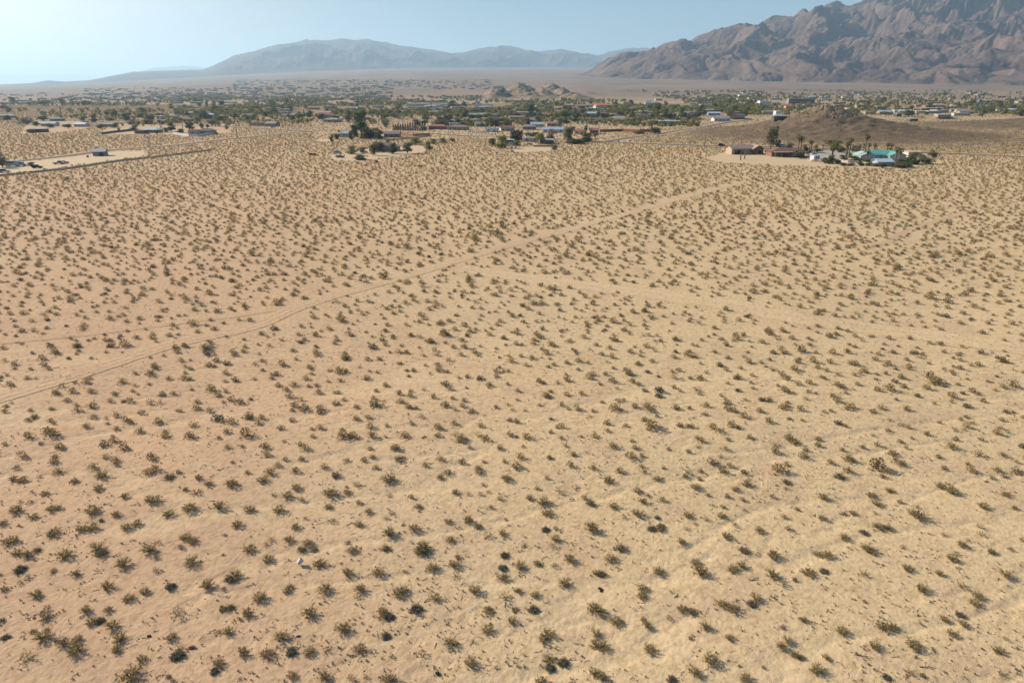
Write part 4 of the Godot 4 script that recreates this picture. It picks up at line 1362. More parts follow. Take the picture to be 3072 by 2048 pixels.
func build_near_left() -> void:
	lot("bare_lot", "bare levelled sand lot with parked vehicles at the left edge", [-80, 530, -80, 505, 66, 486, 199, 472, 351, 453, 430, 452, 440, 468, 340, 480, 199, 500, 0, 524], Color(0.495, 0.36, 0.215))
	var s := put_house(292, 468, 33, 6.5, 2.7, "gable", Color(0.30, 0.27, 0.25), Color(0.38, 0.37, 0.36), "small grey shed with pitched roof alone on the bare lot", 0.25, 0, "shed", "shed")
	opening("shed_door", s, Vector3(1.4, 1.1, 3.25), Vector2(2.2, 2.1), 1.0, Color(0.05, 0.05, 0.06))
	vehicle(at(37, 499), 0.12, "motorhome", Color(0.55, 0.60, 0.57), "pale green white motorhome at the back of the bare lot")
	vehicle(at(62, 498), 0.3, "van", WHITE, "white van parked right behind the motorhome")
	vehicle(at(111, 504), 0.2, "suv", Color(0.02, 0.022, 0.025), "black off road car beside the green bush on the bare lot")
	vehicle(at(176, 492), 0.25, "pickup", Color(0.50, 0.45, 0.42), "light pickup truck parked in the middle of the bare lot")
	vehicle(at(192, 490), 0.6, "car", Color(0.02, 0.02, 0.022), "black car parked beside the light pickup truck")
	vehicle(at(13, 517), 0.5, "suv", Color(0.42, 0.44, 0.45), "silver car near the left end of the dirt berm")
	put_tree("grey", 7, 502, 34, 44, "grey feathery tamarisk tree at the left edge by the motorhome", "", 0.12)
	put_tree("olive", 92, 498, 22, 11, "low green bush beside the white van", "", 0.03)
	put_tree("olive", 262, 472, 8, 6, "tiny bush at the left end of the grey shed", "", 0.02)
	free_wall("compound_wall", "white low wall round the compound with the dark roofed house", [519, 402, 566, 409, 594, 410, 646, 400], 1.6, Color(0.62, 0.62, 0.64))
	put_house(577, 404, 26, 8, 3.4, "parapet", Color(0.52, 0.37, 0.27), Color(0.4, 0.3, 0.22), "peach coloured block house inside the white compound wall", 0.0, 1)
	put_house(613, 402, 46, 10, 2.8, "hip", TAN, DARK, "dark roofed house inside the white compound wall")
	for e in [[106, 397, 60, "flat", DARK, DARK, "long low dark shed left of the compound"], [143, 378, 52, "gable", CREAM, BLUE, "pale blue roofed house with white walls on the left outskirts"], [191, 381, 17, "flat", CREAM, CREAM, "tiny white trailer house on the left outskirts"], [239, 380, 45, "gable", WHITE, Color(0.48, 0.49, 0.5), "white roofed house beside a dark tree on the left outskirts"], [166, 363, 42, "hip", GREY, Color(0.14, 0.2, 0.22), "house with dark teal hip roof on the left outskirts"], [315, 380, 55, "gable", TAN, Color(0.3, 0.25, 0.21), "grey brown pitched roof house on the left outskirts"], [418, 401, 36, "flat", Color(0.17, 0.13, 0.12), DARK, "dark flat shed beside the yellow plot"], [454, 398, 55, "hip", GREY, BLUE, "blue grey roofed house left of the two tall palms"], [365, 358, 24, "flat", CREAM, GREY, "cream flat roofed house by the far street"], [517, 353, 26, "flat", CREAM, WHITE, "white flat house above the compound"], [477, 357, 20, "flat", WHITE, WHITE, "white shed above the compound"], [550, 361, 50, "flat", REDBROWN, PINKBROWN, "red brown long house above the compound"], [17, 353, 48, "hip", GREY, GREY, "grey roofed house at the far left edge"]]:
		put_house(e[0], e[1], e[2] * 0.8, 8.0, 2.6, e[3], e[4], e[5], e[6], rng.randf_range(-0.25, 0.25), 1)
	free_wall("yard_wall", "low dark wall left of the dark flat shed", [304, 403, 340, 398, 395, 392], 1.7, Color(0.15, 0.125, 0.11))
	for e in [["dark", 513, 394, 27, 25], ["dark", 568, 390, 28, 24], ["dark", 404, 393, 24, 16], ["mid", 497, 397, 18, 14], ["olive", 605, 385, 16, 14], ["mid", 622, 385, 12, 12], ["dark", 561, 346, 18, 13], ["mid", 610, 353, 34, 20], ["bright", 590, 367, 14, 16], ["dark", 258, 376, 22, 13], ["dark", 110, 378, 22, 14], ["mid", 320, 345, 18, 11], ["olive", 385, 347, 18, 10], ["olive", 356, 393, 10, 10], ["dark", 540, 398, 26, 12], ["grey", 680, 388, 14, 15], ["olive", 648, 404, 14, 8], ["olive", 150, 382, 30, 12], ["mid", 205, 384, 24, 12], ["olive", 90, 398, 26, 10], ["mid", 130, 362, 40, 14], ["grey", 80, 372, 50, 20], ["olive", 300, 384, 30, 12], ["mid", 345, 383, 26, 13], ["grey", 395, 372, 30, 15], ["olive", 440, 372, 34, 13], ["mid", 470, 402, 26, 12], ["olive", 530, 366, 30, 13], ["dark", 575, 362, 26, 13], ["olive", 640, 372, 34, 13], ["mid", 660, 362, 30, 14], ["olive", 700, 356, 30, 13], ["mid", 420, 352, 30, 12], ["olive", 480, 350, 30, 11], ["grey", 330, 362, 34, 14], ["mid", 250, 360, 26, 11], ["mid", 38, 310, 24, 18], ["mid", 85, 316, 22, 9], ["mid", 130, 316, 46, 14], ["grey", 183, 314, 26, 20], ["dark", 252, 316, 16, 15], ["dark", 270, 315, 18, 12], ["dark", 8, 326, 20, 12], ["dark", 20, 360, 30, 14]]:
		put_tree(e[0], e[1], e[2], e[3], e[4], placed({"dark": "dark green", "mid": "green", "olive": "olive", "grey": "grey green", "bright": "light green"}[e[0]] + " outskirts tree", at(e[1], e[2])), "trees on the left outskirts", 0.08)
	for e in [[482, 393, 362], [487, 393, 368], [549, 394, 360], [451, 341, 325], [459, 341, 327], [427, 377, 370]]:
		put_palm(e[0], e[1], e[2], placed("tall brown palm on the outskirts", at(e[0], e[1])), true, 0.65)
	bare([300, 404, 330, 372, 700, 372, 690, 398, 650, 402, 590, 414, 520, 404])
	bare([60, 400, 90, 356, 270, 366, 270, 384, 150, 400])

func build_middle() -> void:
	# the property under the big dark trees
	for e in [[1035, 411, 27, "gable", Color(0.3, 0.38, 0.38), Color(0.25, 0.36, 0.36), "small teal grey house under the big dark trees"], [1122, 413, 24, "flat", GREY, BLUE, "small blue grey shed right of the big dark trees"], [1175, 412, 46, "gable", PINKBROWN, Color(0.24, 0.18, 0.18), "purple brown house beside the red walled yard"], [1313, 388, 52, "hip", Color(0.3, 0.16, 0.11), RED, "red roofed house right of the cypress row"], [1375, 390, 60, "hip", TAN, Color(0.24, 0.17, 0.14), "long brown roofed house by the street pole"], [1270, 389, 22, "flat", WHITE, Color(0.5, 0.5, 0.48), "white carport at the left of the red roofed house"], [1440, 380, 30, "gable", GREY, Color(0.24, 0.24, 0.25), "small grey gabled house above the white fence"], [1476, 396, 34, "parapet", WHITE, WHITE, "plain white box building above the white fence"], [1521, 393, 42, "gable", CREAM, Color(0.27, 0.11, 0.09), "cream house with dark red gable roof right of the white box"], [1588, 389, 40, "hip", GREY, Color(0.3, 0.24, 0.25), "purple grey roofed house behind the cypress clump"], [1612, 381, 36, "gable", CREAM, BLUE, "pale blue roofed house behind the purple grey one"], [1660, 398, 62, "gable", WHITE, Color(0.36, 0.42, 0.52), "white and blue house behind the leafless tree"], [1742, 403, 30, "hip", CREAM, RED, "cream house with bright red tile roof"], [1784, 401, 26, "gable", RED, REDBROWN, "dark red house beside the bright red roof"], [813, 379, 36, "gable", GREY, Color(0.24, 0.22, 0.22), "grey roofed house among the palms by the far street"], [766, 377, 40, "flat", TAN, BROWN, "low brown house on the far street corner"], [866, 351, 46, "flat", WHITE, WHITE, "long white roofed building above the palms"], [965, 357, 30, "hip", TAN, Color(0.33, 0.13, 0.11), "house with red hip roof left of the big dark trees"], [985, 354, 24, "gable", CREAM, Color(0.36, 0.14, 0.11), "second red roofed house left of the big dark trees"], [1068, 331, 46, "gable", GREY, Color(0.38, 0.5, 0.56), "wide light blue roofed house beyond the big dark trees"], [1194, 336, 18, "flat", WHITE, WHITE, "small white house beyond the cypress row"], [1217, 340, 30, "flat", BROWN, DARK, "dark flat house beyond the cypress row"]]:
		put_house(e[0], e[1], e[2], 8.5, 3.0, e[3], e[4], e[5], e[6], rng.randf_range(-0.3, 0.3))
	free_wall("yard_wall", "low terracotta wall along the yard right of the purple brown house", [1200, 405, 1238, 408, 1290, 405], 1.6, Color(0.36, 0.16, 0.10))
	var fence := at(1406, 398)
	var fence_end := at(1464, 399)
	var fo := thing("picket_fence", "white panel fence with dark gaps below the plain white box building", "fence", fence, 0.0)
	for i in 11:
		var b := MB.new()
		b.box(Vector3.ZERO, Vector3((fence_end.x - fence.x) / 14.5, 1.9, 0.1), Color.WHITE)
		part("panel", b.commit(flat(0.66, 0.66, 0.66)), fo).position = (fence_end - fence) * (i / 10.0) + Vector3(0, 0.95, 0)
	free_wall("yard_wall", "long dark red wall behind the street corner", [1800, 396, 1864, 394, 1920, 396, 1975, 395], 2.2, Color(0.27, 0.10, 0.085))
	free_wall("yard_wall", "orange brown plank wall behind the palms", [1455, 364, 1493, 365, 1530, 364], 2.4, Color(0.42, 0.23, 0.13))
	# large trees of the first property
	for e in [["dark", 1085, 412, 46, 74, "tallest dark green tree in the middle of the scene", 0.18], ["dark", 1062, 414, 26, 40, "dark tree at the left foot of the tallest tree", 0.06], ["dark", 1100, 416, 46, 34, "broad dark tree at the right foot of the tallest tree", 0.03], ["dark", 1117, 412, 28, 26, "rounded dark tree right of the broad dark one", 0.05], ["mid", 1139, 416, 27, 25, "mid green round tree beside the purple brown house", 0.05], ["mid", 1052, 418, 20, 22, "light green tree beside the small teal grey house", 0.05], ["dark", 995, 424, 13, 22, "narrow dark cypress at the left end of the property", 0.0], ["olive", 1010, 417, 24, 16, "olive bush right of the narrow dark cypress", 0.02], ["bright", 1128, 400, 24, 16, "pale green tree behind the mid green round tree", 0.1],
		["bright", 1054, 461, 34, 22, "yellow green bush left of the pitched roof house", 0.05], ["mid", 1081, 479, 46, 14, "low green hedge bush in front of the pitched roof house", 0.01], ["olive", 1121, 466, 28, 34, "leaning olive tree in front of the pitched roof house", 0.1], ["olive", 1138, 454, 40, 28, "wide olive tree before the pitched roof house", 0.08], ["dark", 1179, 461, 28, 30, "dark pine tree at the right of the pitched roof house", 0.05], ["olive", 1222, 460, 34, 30, "open crowned olive tree standing apart on the sand", 0.16], ["bright", 1164, 434, 22, 15, "light green tree above the pitched roof house", 0.1], ["bright", 1244, 433, 38, 19, "bright green mesquite tree left of the others", 0.12], ["bright", 1285, 449, 28, 22, "bright green mesquite tree nearest the camera", 0.06], ["bright", 1300, 432, 26, 15, "bright green mesquite between its two neighbours", 0.1], ["bright", 1327, 429, 26, 14, "bright green mesquite right of the others", 0.12], ["olive", 1357, 425, 20, 11, "small olive tree right of the mesquites", 0.12], ["olive", 1088, 459, 26, 16, "olive bush beside the yellow green bush", 0.05],
		["dark", 1275, 377, 25, 25, "round dark tree above the cypress row", 0.25], ["mid", 1250, 373, 30, 14, "green bush behind the cypress row", 0.05], ["dark", 1373, 374, 36, 17, "dark green bush behind the red roofed house", 0.03], ["olive", 1320, 376, 60, 16, "wide olive bush behind the red roofed house", 0.02], ["grey", 1045, 362, 30, 34, "tall grey leafless tree left of the tallest dark tree", 0.1], ["dark", 1010, 364, 26, 18, "dark rounded tree beyond the road left of the tallest tree", 0.05], ["bright", 898, 362, 28, 20, "light green tree beside the long white roofed building", 0.2], ["mid", 930, 350, 26, 15, "green tree beyond the light green one", 0.05],
		["bright", 1506, 443, 44, 34, "large feathery green mesquite beside the row of slim posts", 0.04], ["dark", 1596, 418, 50, 20, "dark hedge behind the low house", 0.02], ["bright", 1622, 432, 30, 30, "light green tree beside the leafless tree", 0.04], ["grey", 1652, 425, 32, 38, "leafless grey tree in front of the white and blue house", 0.1], ["olive", 1705, 422, 42, 40, "big olive tree left of the cream house", 0.12], ["dark", 1758, 426, 42, 26, "dark tree below the cream house", 0.04], ["dark", 1724, 431, 62, 15, "long dark hedge below the big olive tree", 0.01], ["bright", 1786, 413, 20, 13, "bright bush below the dark red house", 0.03], ["mid", 1665, 449, 22, 13, "small green bush at the edge of the open sand", 0.02], ["olive", 1478, 436, 20, 20, "olive bush behind the slim posts", 0.03], ["mid", 1550, 436, 30, 14, "green bush below the cypress clump", 0.02], ["olive", 1966, 400, 46, 18, "wide olive hedge at the end of the dark red wall", 0.01], ["olive", 1920, 401, 40, 10, "low olive hedge before the dark red wall", 0.01], ["mid", 1757, 400, 12, 22, "small tree between the two red roofed houses", 0.2]]:
		put_tree(e[0], e[1], e[2], e[3], e[4], e[5], "", e[6])
	for i in 14:
		var f := i / 13.0
		var px := lerpf(1180.0, 1275.0, f)
		put_tree("cypress", px, lerpf(391.0, 393.0, f), 6.0, lerpf(17.0, 27.0, f) + rng.randf_range(-1.5, 1.5), placed("slim dark cypress in street row", at(px, 392.0)), "row of cypress trees along the street", 0.0)
	for i in 7:
		var px := 1534.0 + 5.2 * i
		put_tree("cypress", px, 421.0, 8.0, 28.0 + rng.randf_range(-3, 2), placed("dark cypress in the tight clump", at(px, 421.0)), "clump of cypress trees", 0.0)
	for i in 6:
		var p := at(1468.0 + 3.6 * i, 438.0)
		var b := MB.new()
		b.tube([Vector3(0, -0.3, 0), Vector3(0.03, 3.0, 0), Vector3(0, 5.2 + rng.randf_range(-0.5, 0.5), 0)], [0.24, 0.26, 0.16], 8, Color(0.06, 0.07, 0.045))
		var o := MeshInstance3D.new()
		o.name = numbered("columnar_cactus")
		o.mesh = b.commit(wood_mat)
		add_child(o, true)
		o.position = p
		tag(o, placed("slim column cactus in the row", p), "cactus", "slim column cacti in a row")
	for e in [[1018, 410, 392, 0.8], [846, 378, 352, 0.4], [856, 378, 354, 0.4], [868, 379, 355, 0.4], [876, 379, 356, 0.4], [1332, 372, 350, 0.6], [1323, 372, 352, 0.6], [1458, 388, 358, 0.8], [1535, 376, 362, 0.7], [1630, 391, 377, 0.8], [1625, 423, 404, 0.8], [1756, 425, 395, 0.7]]:
		put_palm(e[0], e[1], e[2], placed("palm tree among the middle houses", at(e[0], e[1])), true, e[3])
	# the two nearer houses
	put_house(1150, 454, 92, 11.0, 3.0, "hip", TAN, Color(0.23, 0.16, 0.135), "pitched brown roof house half hidden by olive trees on the sand", 0.15)
	put_house(1640, 432, 42, 9.0, 2.8, "flat", Color(0.2, 0.17, 0.14), Color(0.42, 0.39, 0.35), "low dark house with flat grey roof behind the long dark hedge")
	put_house(1592, 425, 46, 8.0, 2.7, "flat", CREAM, Color(0.4, 0.36, 0.30), "low cream house with flat roof between hedge and cypress clump")
	put_house(1530, 430, 24, 5.0, 2.4, "flat", DARK, Color(0.5, 0.5, 0.48), "small white topped shed behind the feathery mesquite", 0.0, 0, "shed", "shed")
	free_wall("garden_wall", "low pink garden wall before the flat roofed houses", [1600, 440, 1660, 440], 1.0, Color(0.42, 0.27, 0.2))
	lot("dirt_yard", "bare sand yard below the flat roofed houses", [1535, 446, 1590, 440, 1670, 441, 1690, 450, 1600, 458, 1545, 457], Color(0.495, 0.36, 0.215))
	lot("dirt_yard", "bare sand patch left of the dark cypress", [935, 424, 960, 417, 1000, 417, 1000, 425], Color(0.495, 0.36, 0.215))
	lot("dirt_yard", "bare sand ground round the pitched roof house", [985, 468, 1040, 455, 1180, 440, 1230, 436, 1300, 440, 1270, 458, 1190, 470, 1080, 484, 1000, 480], Color(0.495, 0.36, 0.215))
	vehicle(at(1533, 437), 0.3, "van", WHITE, "white van parked under the feathery mesquite")
	vehicle(at(1587, 434), 0.2, "car", WHITE, "white car parked in front of the dark hedge house")
	vehicle(at(818, 382), 0.1, "car", GREY, "grey car parked by the far street")
	vehicle(at(1140, 457), 0.2, "pickup", DARK, "dark pickup parked under the wide olive tree")
	vehicle(at(1013, 462), 0.2, "van", WHITE, "white van parked left of the yellow green bush")
	# heap of dark scrap, and the wire run of scrap at the left of the yard
	for e in [[1020, 473, 26, 2.2, "dark brown brushwood heap on the sand"], [937, 465, 20, 1.6, "dark scrap heap far left on the sand"], [1260, 500, 12, 1.0, "low dark crate of scrap out on the flat"], [1129, 487, 5, 1.2, "small dark red drum heap out on the flat"]]:
		var p := at(e[0], e[1])
		var w: float = e[2] * metres(p)
		var b := MB.new()
		for i in 40:
			var q := Vector3(rng.randf_range(-0.5, 0.5) * w, rng.randf() * e[3] * 0.6, rng.randf_range(-0.8, 0.8))
			b.box(q, Vector3(rng.randf_range(0.3, 1.6), rng.randf_range(0.1, 0.35), rng.randf_range(0.2, 0.6)), Color(0.07, 0.05, 0.04) * rng.randf_range(0.6, 1.8), Basis(rv().normalized(), rng.randf() * 1.2))
		var o := MeshInstance3D.new()
		o.name = numbered("scrap_heap")
		o.mesh = b.commit(wood_mat)
		add_child(o, true)
		o.position = p
		tag(o, e[4], "heap")

func build_far_town() -> void:
	for e in [[1284, 319, 130, 20.0, 5.0, "flat", Color(0.5, 0.52, 0.52), Color(0.55, 0.58, 0.58), "very long pale school building with flat roof"], [1373, 318, 62, 14.0, 4.0, "flat", WHITE, Color(0.62, 0.64, 0.64), "long white building before the dark tree grove"], [1432, 318, 14, 12.0, 9.0, "parapet", WHITE, WHITE, "tall white block beside the dark tree grove"], [1808, 327, 44, 16.0, 6.0, "hip", Color(0.55, 0.42, 0.34), Color(0.5, 0.17, 0.10), "building with bright orange tile roof"], [1782, 336, 38, 14.0, 5.0, "flat", Color(0.13, 0.24, 0.25), Color(0.2, 0.27, 0.28), "dark teal flat building left of the orange roof"], [2405, 311, 78, 14.0, 10.0, "flat", Color(0.27, 0.235, 0.2), Color(0.3, 0.27, 0.24), "grey two storey apartment block behind the rocky hill"], [2296, 316, 34, 14.0, 8.0, "parapet", WHITE, WHITE, "white two storey house left of the grey apartment block"], [2367, 331, 20, 10.0, 6.0, "gable", TAN, Color(0.42, 0.10, 0.09), "house with strong red roof left of the rocky hill"], [2233, 291, 28, 18.0, 6.0, "flat", WHITE, WHITE, "wide white building on the slope above the town"], [2262, 333, 40, 10.0, 3.2, "flat", TAN, WHITE, "white roofed house beyond the road left of the rocky hill"], [2335, 350, 16, 9.0, 6.5, "parapet", Color(0.5, 0.52, 0.55), WHITE, "grey white two storey house left of the rocky hill"], [2344, 361, 36, 10.0, 3.4, "hip", DARK, GREY, "dark arched roof house at the foot of the rocky hill"], [2644, 326, 26, 9.0, 4.0, "flat", GREY, WHITE, "white roofed house just right of the boulder pile"], [2660, 343, 40, 10.0, 3.4, "gable", PINKBROWN, BLUE, "pink walled house with grey blue gable right of the hill"], [2720, 340, 36, 9.0, 3.2, "gable", BLUE, Color(0.38, 0.45, 0.5), "light blue gabled house right of the hill"], [2810, 331, 84, 9.0, 3.4, "flat", BROWN, WHITE, "long row of white roofed units right of the hill"], [2806, 340, 38, 8.0, 3.0, "flat", GREY, WHITE, "short white roofed unit below the long row"], [2833, 353, 42, 8.0, 3.0, "flat", TAN, WHITE, "white roofed house before the low brown hill"], [2742, 364, 24, 7.0, 2.8, "flat", DARK, GREY, "small dark shed at the low saddle of the hill"], [2697, 350, 16, 7.0, 4.0, "flat", DARK, WHITE, "small house with bright white roof right of the hill"], [2010, 373, 60, 11.0, 3.2, "flat", Color(0.25, 0.32, 0.38), Color(0.36, 0.42, 0.47), "blue grey flat house above the street corner"], [2003, 357, 38, 9.0, 3.2, "flat", GREY, WHITE, "house with long white roof behind the blue grey one"], [1785, 366, 44, 10.0, 2.8, "gable", TAN, Color(0.19, 0.14, 0.12), "brown low gabled house behind the dish antennas"], [2165, 364, 50, 10.0, 3.2, "gable", WHITE, GREY, "long grey white house along the climbing road"], [1937, 340, 32, 10.0, 3.4, "flat", TAN, WHITE, "white roofed house beyond the tree grove"], [1559, 331, 22, 9.0, 5.0, "parapet", WHITE, CREAM, "white cube house in the middle of the town"], [1625, 333, 26, 9.0, 3.4, "gable", CREAM, PINKBROWN, "cream gabled house in the middle of the town"], [1433, 356, 50, 9.0, 2.8, "gable", BROWN, Color(0.24, 0.29, 0.26), "green grey roofed house beside the plank wall"], [1484, 357, 28, 8.0, 3.0, "flat", TAN, WHITE, "white roofed house above the plank wall"], [1724, 335, 30, 9.0, 3.2, "gable", REDBROWN, BROWN, "dark red brown house in the far middle of the town"]]:
		var big: Node3D = put_house(e[0], e[1], e[2], e[3], e[4], e[5], e[6], e[7], e[8], rng.randf_range(-0.15, 0.15), 1)
		if e[8].begins_with("grey two storey"):
			for i in 16:
				for j in 2:
					opening("balcony_opening", big, Vector3((i - 7.5) * 3.4, 2.6 + 4.6 * j, 7.0), Vector2(2.3, 2.6), 1.0, Color(0.07, 0.06, 0.055))
	# villa and two houses on the tan hills
	for e in [[1493.0, 259.0, 26.0, "white flat villa on the left hilltop"], [1566.0, 249.0, 20.0, "white house on the middle hilltop"], [1525.0, 275.0, 22.0, "grey house in the saddle of the tan hills"]]:
		var r := ray(e[0], e[1])
		r /= -r.z
		var d: float = {1493.0: 1980.0, 1566.0: 2250.0, 1525.0: 1960.0}[e[0]]
		var p := Vector3(r.x * d, 0, -d)
		p.y = land(p.x, d) + 0.3
		house(p, 0.0, e[2] * metres(p), 10.0, 5.0, "flat", WHITE, Color(0.5, 0.48, 0.45), e[3], 1)
	for px in [1738.0, 1752.0]:
		var p := at(px, 375.0)
		var o := thing("dish_antenna", placed("white dish antenna on brown field", p), "dish antenna", p, 0.6, "two white dish antennas")
		var b := MB.new()
		b.tube([Vector3(0, -0.2, 0), Vector3(0, 2.0, 0)], [0.2, 0.15], 8, Color(0.5, 0.5, 0.5))
		part("post", b.commit(wood_mat), o)
		b = MB.new()
		for i in 4:
			for k in 16:
				var q := []
				for c in [[i, k], [i, k + 1], [i + 1, k + 1], [i + 1, k]]:
					var rr: float = 0.42 * c[0]
					var an: float = TAU * c[1] / 16.0
					q.append(Vector3(cos(an) * rr, 2.6 + sin(an) * rr, 0.5 + rr * rr * 0.2))
				b.quad(q[0], q[1], q[2], q[3], Vector3(0, 0, 1), Color(0.75, 0.75, 0.73))
		part("dish", b.commit(wood_mat), o)
	# the rest of the houses, by district: [left, right, top, bottom, how many]
	var looks := [[CREAM, Color(0.45, 0.43, 0.40), "flat", "pale flat roofed house"], [TAN, Color(0.42, 0.40, 0.37), "flat", "tan house with grey flat roof"], [TAN, Color(0.28, 0.2, 0.16), "gable", "tan house with brown gable roof"], [GREY, GREY, "hip", "grey house with grey hip roof"], [CREAM, REDBROWN, "hip", "cream house with red brown roof"], [CREAM, Color(0.45, 0.42, 0.38), "flat", "cream flat roofed house"], [Color(0.4, 0.28, 0.2), PINKBROWN, "gable", "pinkish gable roofed house"], [BLUE, Color(0.4, 0.46, 0.5), "gable", "blue grey gable roofed house"]]
	var areas := [[1180, 1800, 318, 386, 20], [1500, 2280, 312, 366, 28], [2560, 3072, 292, 356, 18], [560, 1180, 306, 366, 13], [2060, 2560, 284, 322, 9], [620, 1500, 296, 320, 8]]
	for a in areas:
		var left: int = a[4]
		var tries := 0
		while left > 0 and tries < 400:
			tries += 1
			var px := rng.randf_range(a[0], a[1])
			var py := rng.randf_range(a[2], a[3])
			var p := at(px, py)
			if p.y > 6.0 and -p.z < 900.0: continue
			if absf(px - 2480.0) < 230.0 and py > 318.0: continue
			if px > 1165.0 and px < 1330.0 and py > 346.0: continue
			if -p.z < 1500.0 and is_bare(p.x, p.z): continue
			var w := rng.randf_range(11.0, 22.0)
			var box := Rect2(p.x - w * 0.5 - 2.0, p.z - 7.0, w + 4.0, 14.0)
			var hit := false
			for t in taken:
				if t.intersects(box):
					hit = true
					break
			if hit: continue
			taken.append(box)
			left -= 1
			var l: Array = looks[rng.randi() % looks.size()]
			house(p, rng.randf_range(-0.35, 0.35), w, rng.randf_range(7.0, 10.0), rng.randf_range(2.6, 3.3), l[2], l[0], l[1], placed(l[3], p), 1 if -p.z < 1300.0 else 0, "houses scattered through the town")
	# trees of the town
	var tr := [[1180, 1800, 312, 384, 75], [1600, 2280, 305, 362, 80], [2560, 3072, 284, 350, 60], [560, 1180, 302, 366, 60], [0, 560, 312, 392, 14], [2060, 2560, 280, 322, 30]]
	var kinds := ["mid", "dark", "olive", "mid", "dark", "grey", "bright", "cypress", "olive"]
	var made := 0
	for a in tr:
		for i in a[4]:
			var px := rng.randf_range(a[0], a[1])
			var py := rng.randf_range(a[2], a[3])
			var p := at(px, py)
			if p.y > 6.0 and -p.z < 900.0: continue
			if -p.z < 1500.0 and is_bare(p.x, p.z): continue
			if absf(px - 2480.0) < 230.0 and py > 322.0: continue
			if px > 1165.0 and px < 1310.0 and py > 350.0: continue
			var k: String = kinds[rng.randi() % kinds.size()]
			var high := rng.randf_range(5.0, 10.5)
			if rng.randf() < 0.12: high *= 1.35
			var word: String = {"mid": "green", "dark": "dark green", "olive": "olive green", "grey": "grey leafless", "bright": "light green", "cypress": "slim dark"}[k]
			if rng.randf() < 0.16:
				palm(p, rng.randf_range(7.0, 12.0), placed("tall fan palm in town", p), "fan palms in the town", true, 0.9)
			else:
				tree(k, p, (high * rng.randf_range(0.9, 1.6)) if k != "cypress" else 1.8, high, placed(word + " town tree", p), "trees in the town", 0.1)
	# beyond that they merge: far groves and far settlements
	var far_tree := make_crown("mid", 110, 0.09)
	var wide_house := MB.new()
	wide_house.box(Vector3(0, 0.4, 0), Vector3(1, 1.0, 0.6), Color(0.85, 0.8, 0.72))
	wide_house.box(Vector3(0, 0.95, 0), Vector3(1.08, 0.1, 0.68), Color.WHITE)
	var house_mesh := wide_house.commit(wood_mat)
	var sets := [[[], []], [[], []]]
	var rows := [[520, 1500, 290, 345, 4200, 40], [0, 560, 300, 318, 420, 8], [1480, 2300, 286, 345, 3300, 40], [2050, 3072, 272, 345, 3400, 50], [1150, 2100, 316, 380, 2700, 10], [0, 1180, 330, 385, 1100, 0], [250, 1180, 264, 300, 900, 260], [700, 1480, 240, 268, 700, 190], [1850, 2300, 272, 300, 240, 40], [0, 700, 280, 312, 300, 50]]
	for a in rows:
		for i in a[4]:
			var px := rng.randf_range(a[0], a[1])
			var py := rng.randf_range(a[2], a[3])
			var p := at(px, py)
			if p.y > 6.0 and -p.z < 1600.0: continue
			if px > 1165.0 and px < 1310.0 and py > 352.0: continue
			if n_tone.get_noise_2d(p.x * 0.35, p.z * 0.18) < -0.12: continue
			if p.x > -80.0 and p.x < 420.0 and -p.z > 1800.0 and -p.z < 2600.0: continue
			var s := rng.randf_range(1.6, 6.5) * (0.75 if -p.z < 1000.0 else 1.0)
			var b := Basis(Vector3.UP, rng.randf() * TAU).scaled(Vector3(s * rng.randf_range(1.0, 2.0), s, s * rng.randf_range(1.0, 1.8)))
			sets[0][0].append(Transform3D(b, p - Vector3(0, 0.4, 0)))
			var c := Color(1.0, 1.0, 1.0).lerp(Color(1.9, 1.55, 1.2), rng.randf()) * rng.randf_range(0.7, 1.45)
			sets[0][1].append(c)
		for i in a[5]:
			var p := at(rng.randf_range(a[0], a[1]), rng.randf_range(a[2], a[3]))
			if p.x > -80.0 and p.x < 420.0 and -p.z > 1800.0 and -p.z < 2600.0: continue
			if p.y > 6.0 and -p.z < 1600.0: continue
			var s := rng.randf_range(11.0, 24.0)
			sets[1][0].append(Transform3D(Basis(Vector3.UP, rng.randf_range(-0.4, 0.4)).scaled(Vector3(s, rng.randf_range(3.0, 4.5), s)), p))
			sets[1][1].append(Color(0.56, 0.54, 0.5).lerp(Color(0.26, 0.2, 0.16), pow(rng.randf(), 0.6)))
	scatter("far_trees", far_tree, sets[0][0], sets[0][1], "mass of far trees filling the town and the valley settlements", "far trees")
	scatter("far_houses", house_mesh, sets[1][0], sets[1][1], "pale far houses dotted over the valley settlements", "far houses")

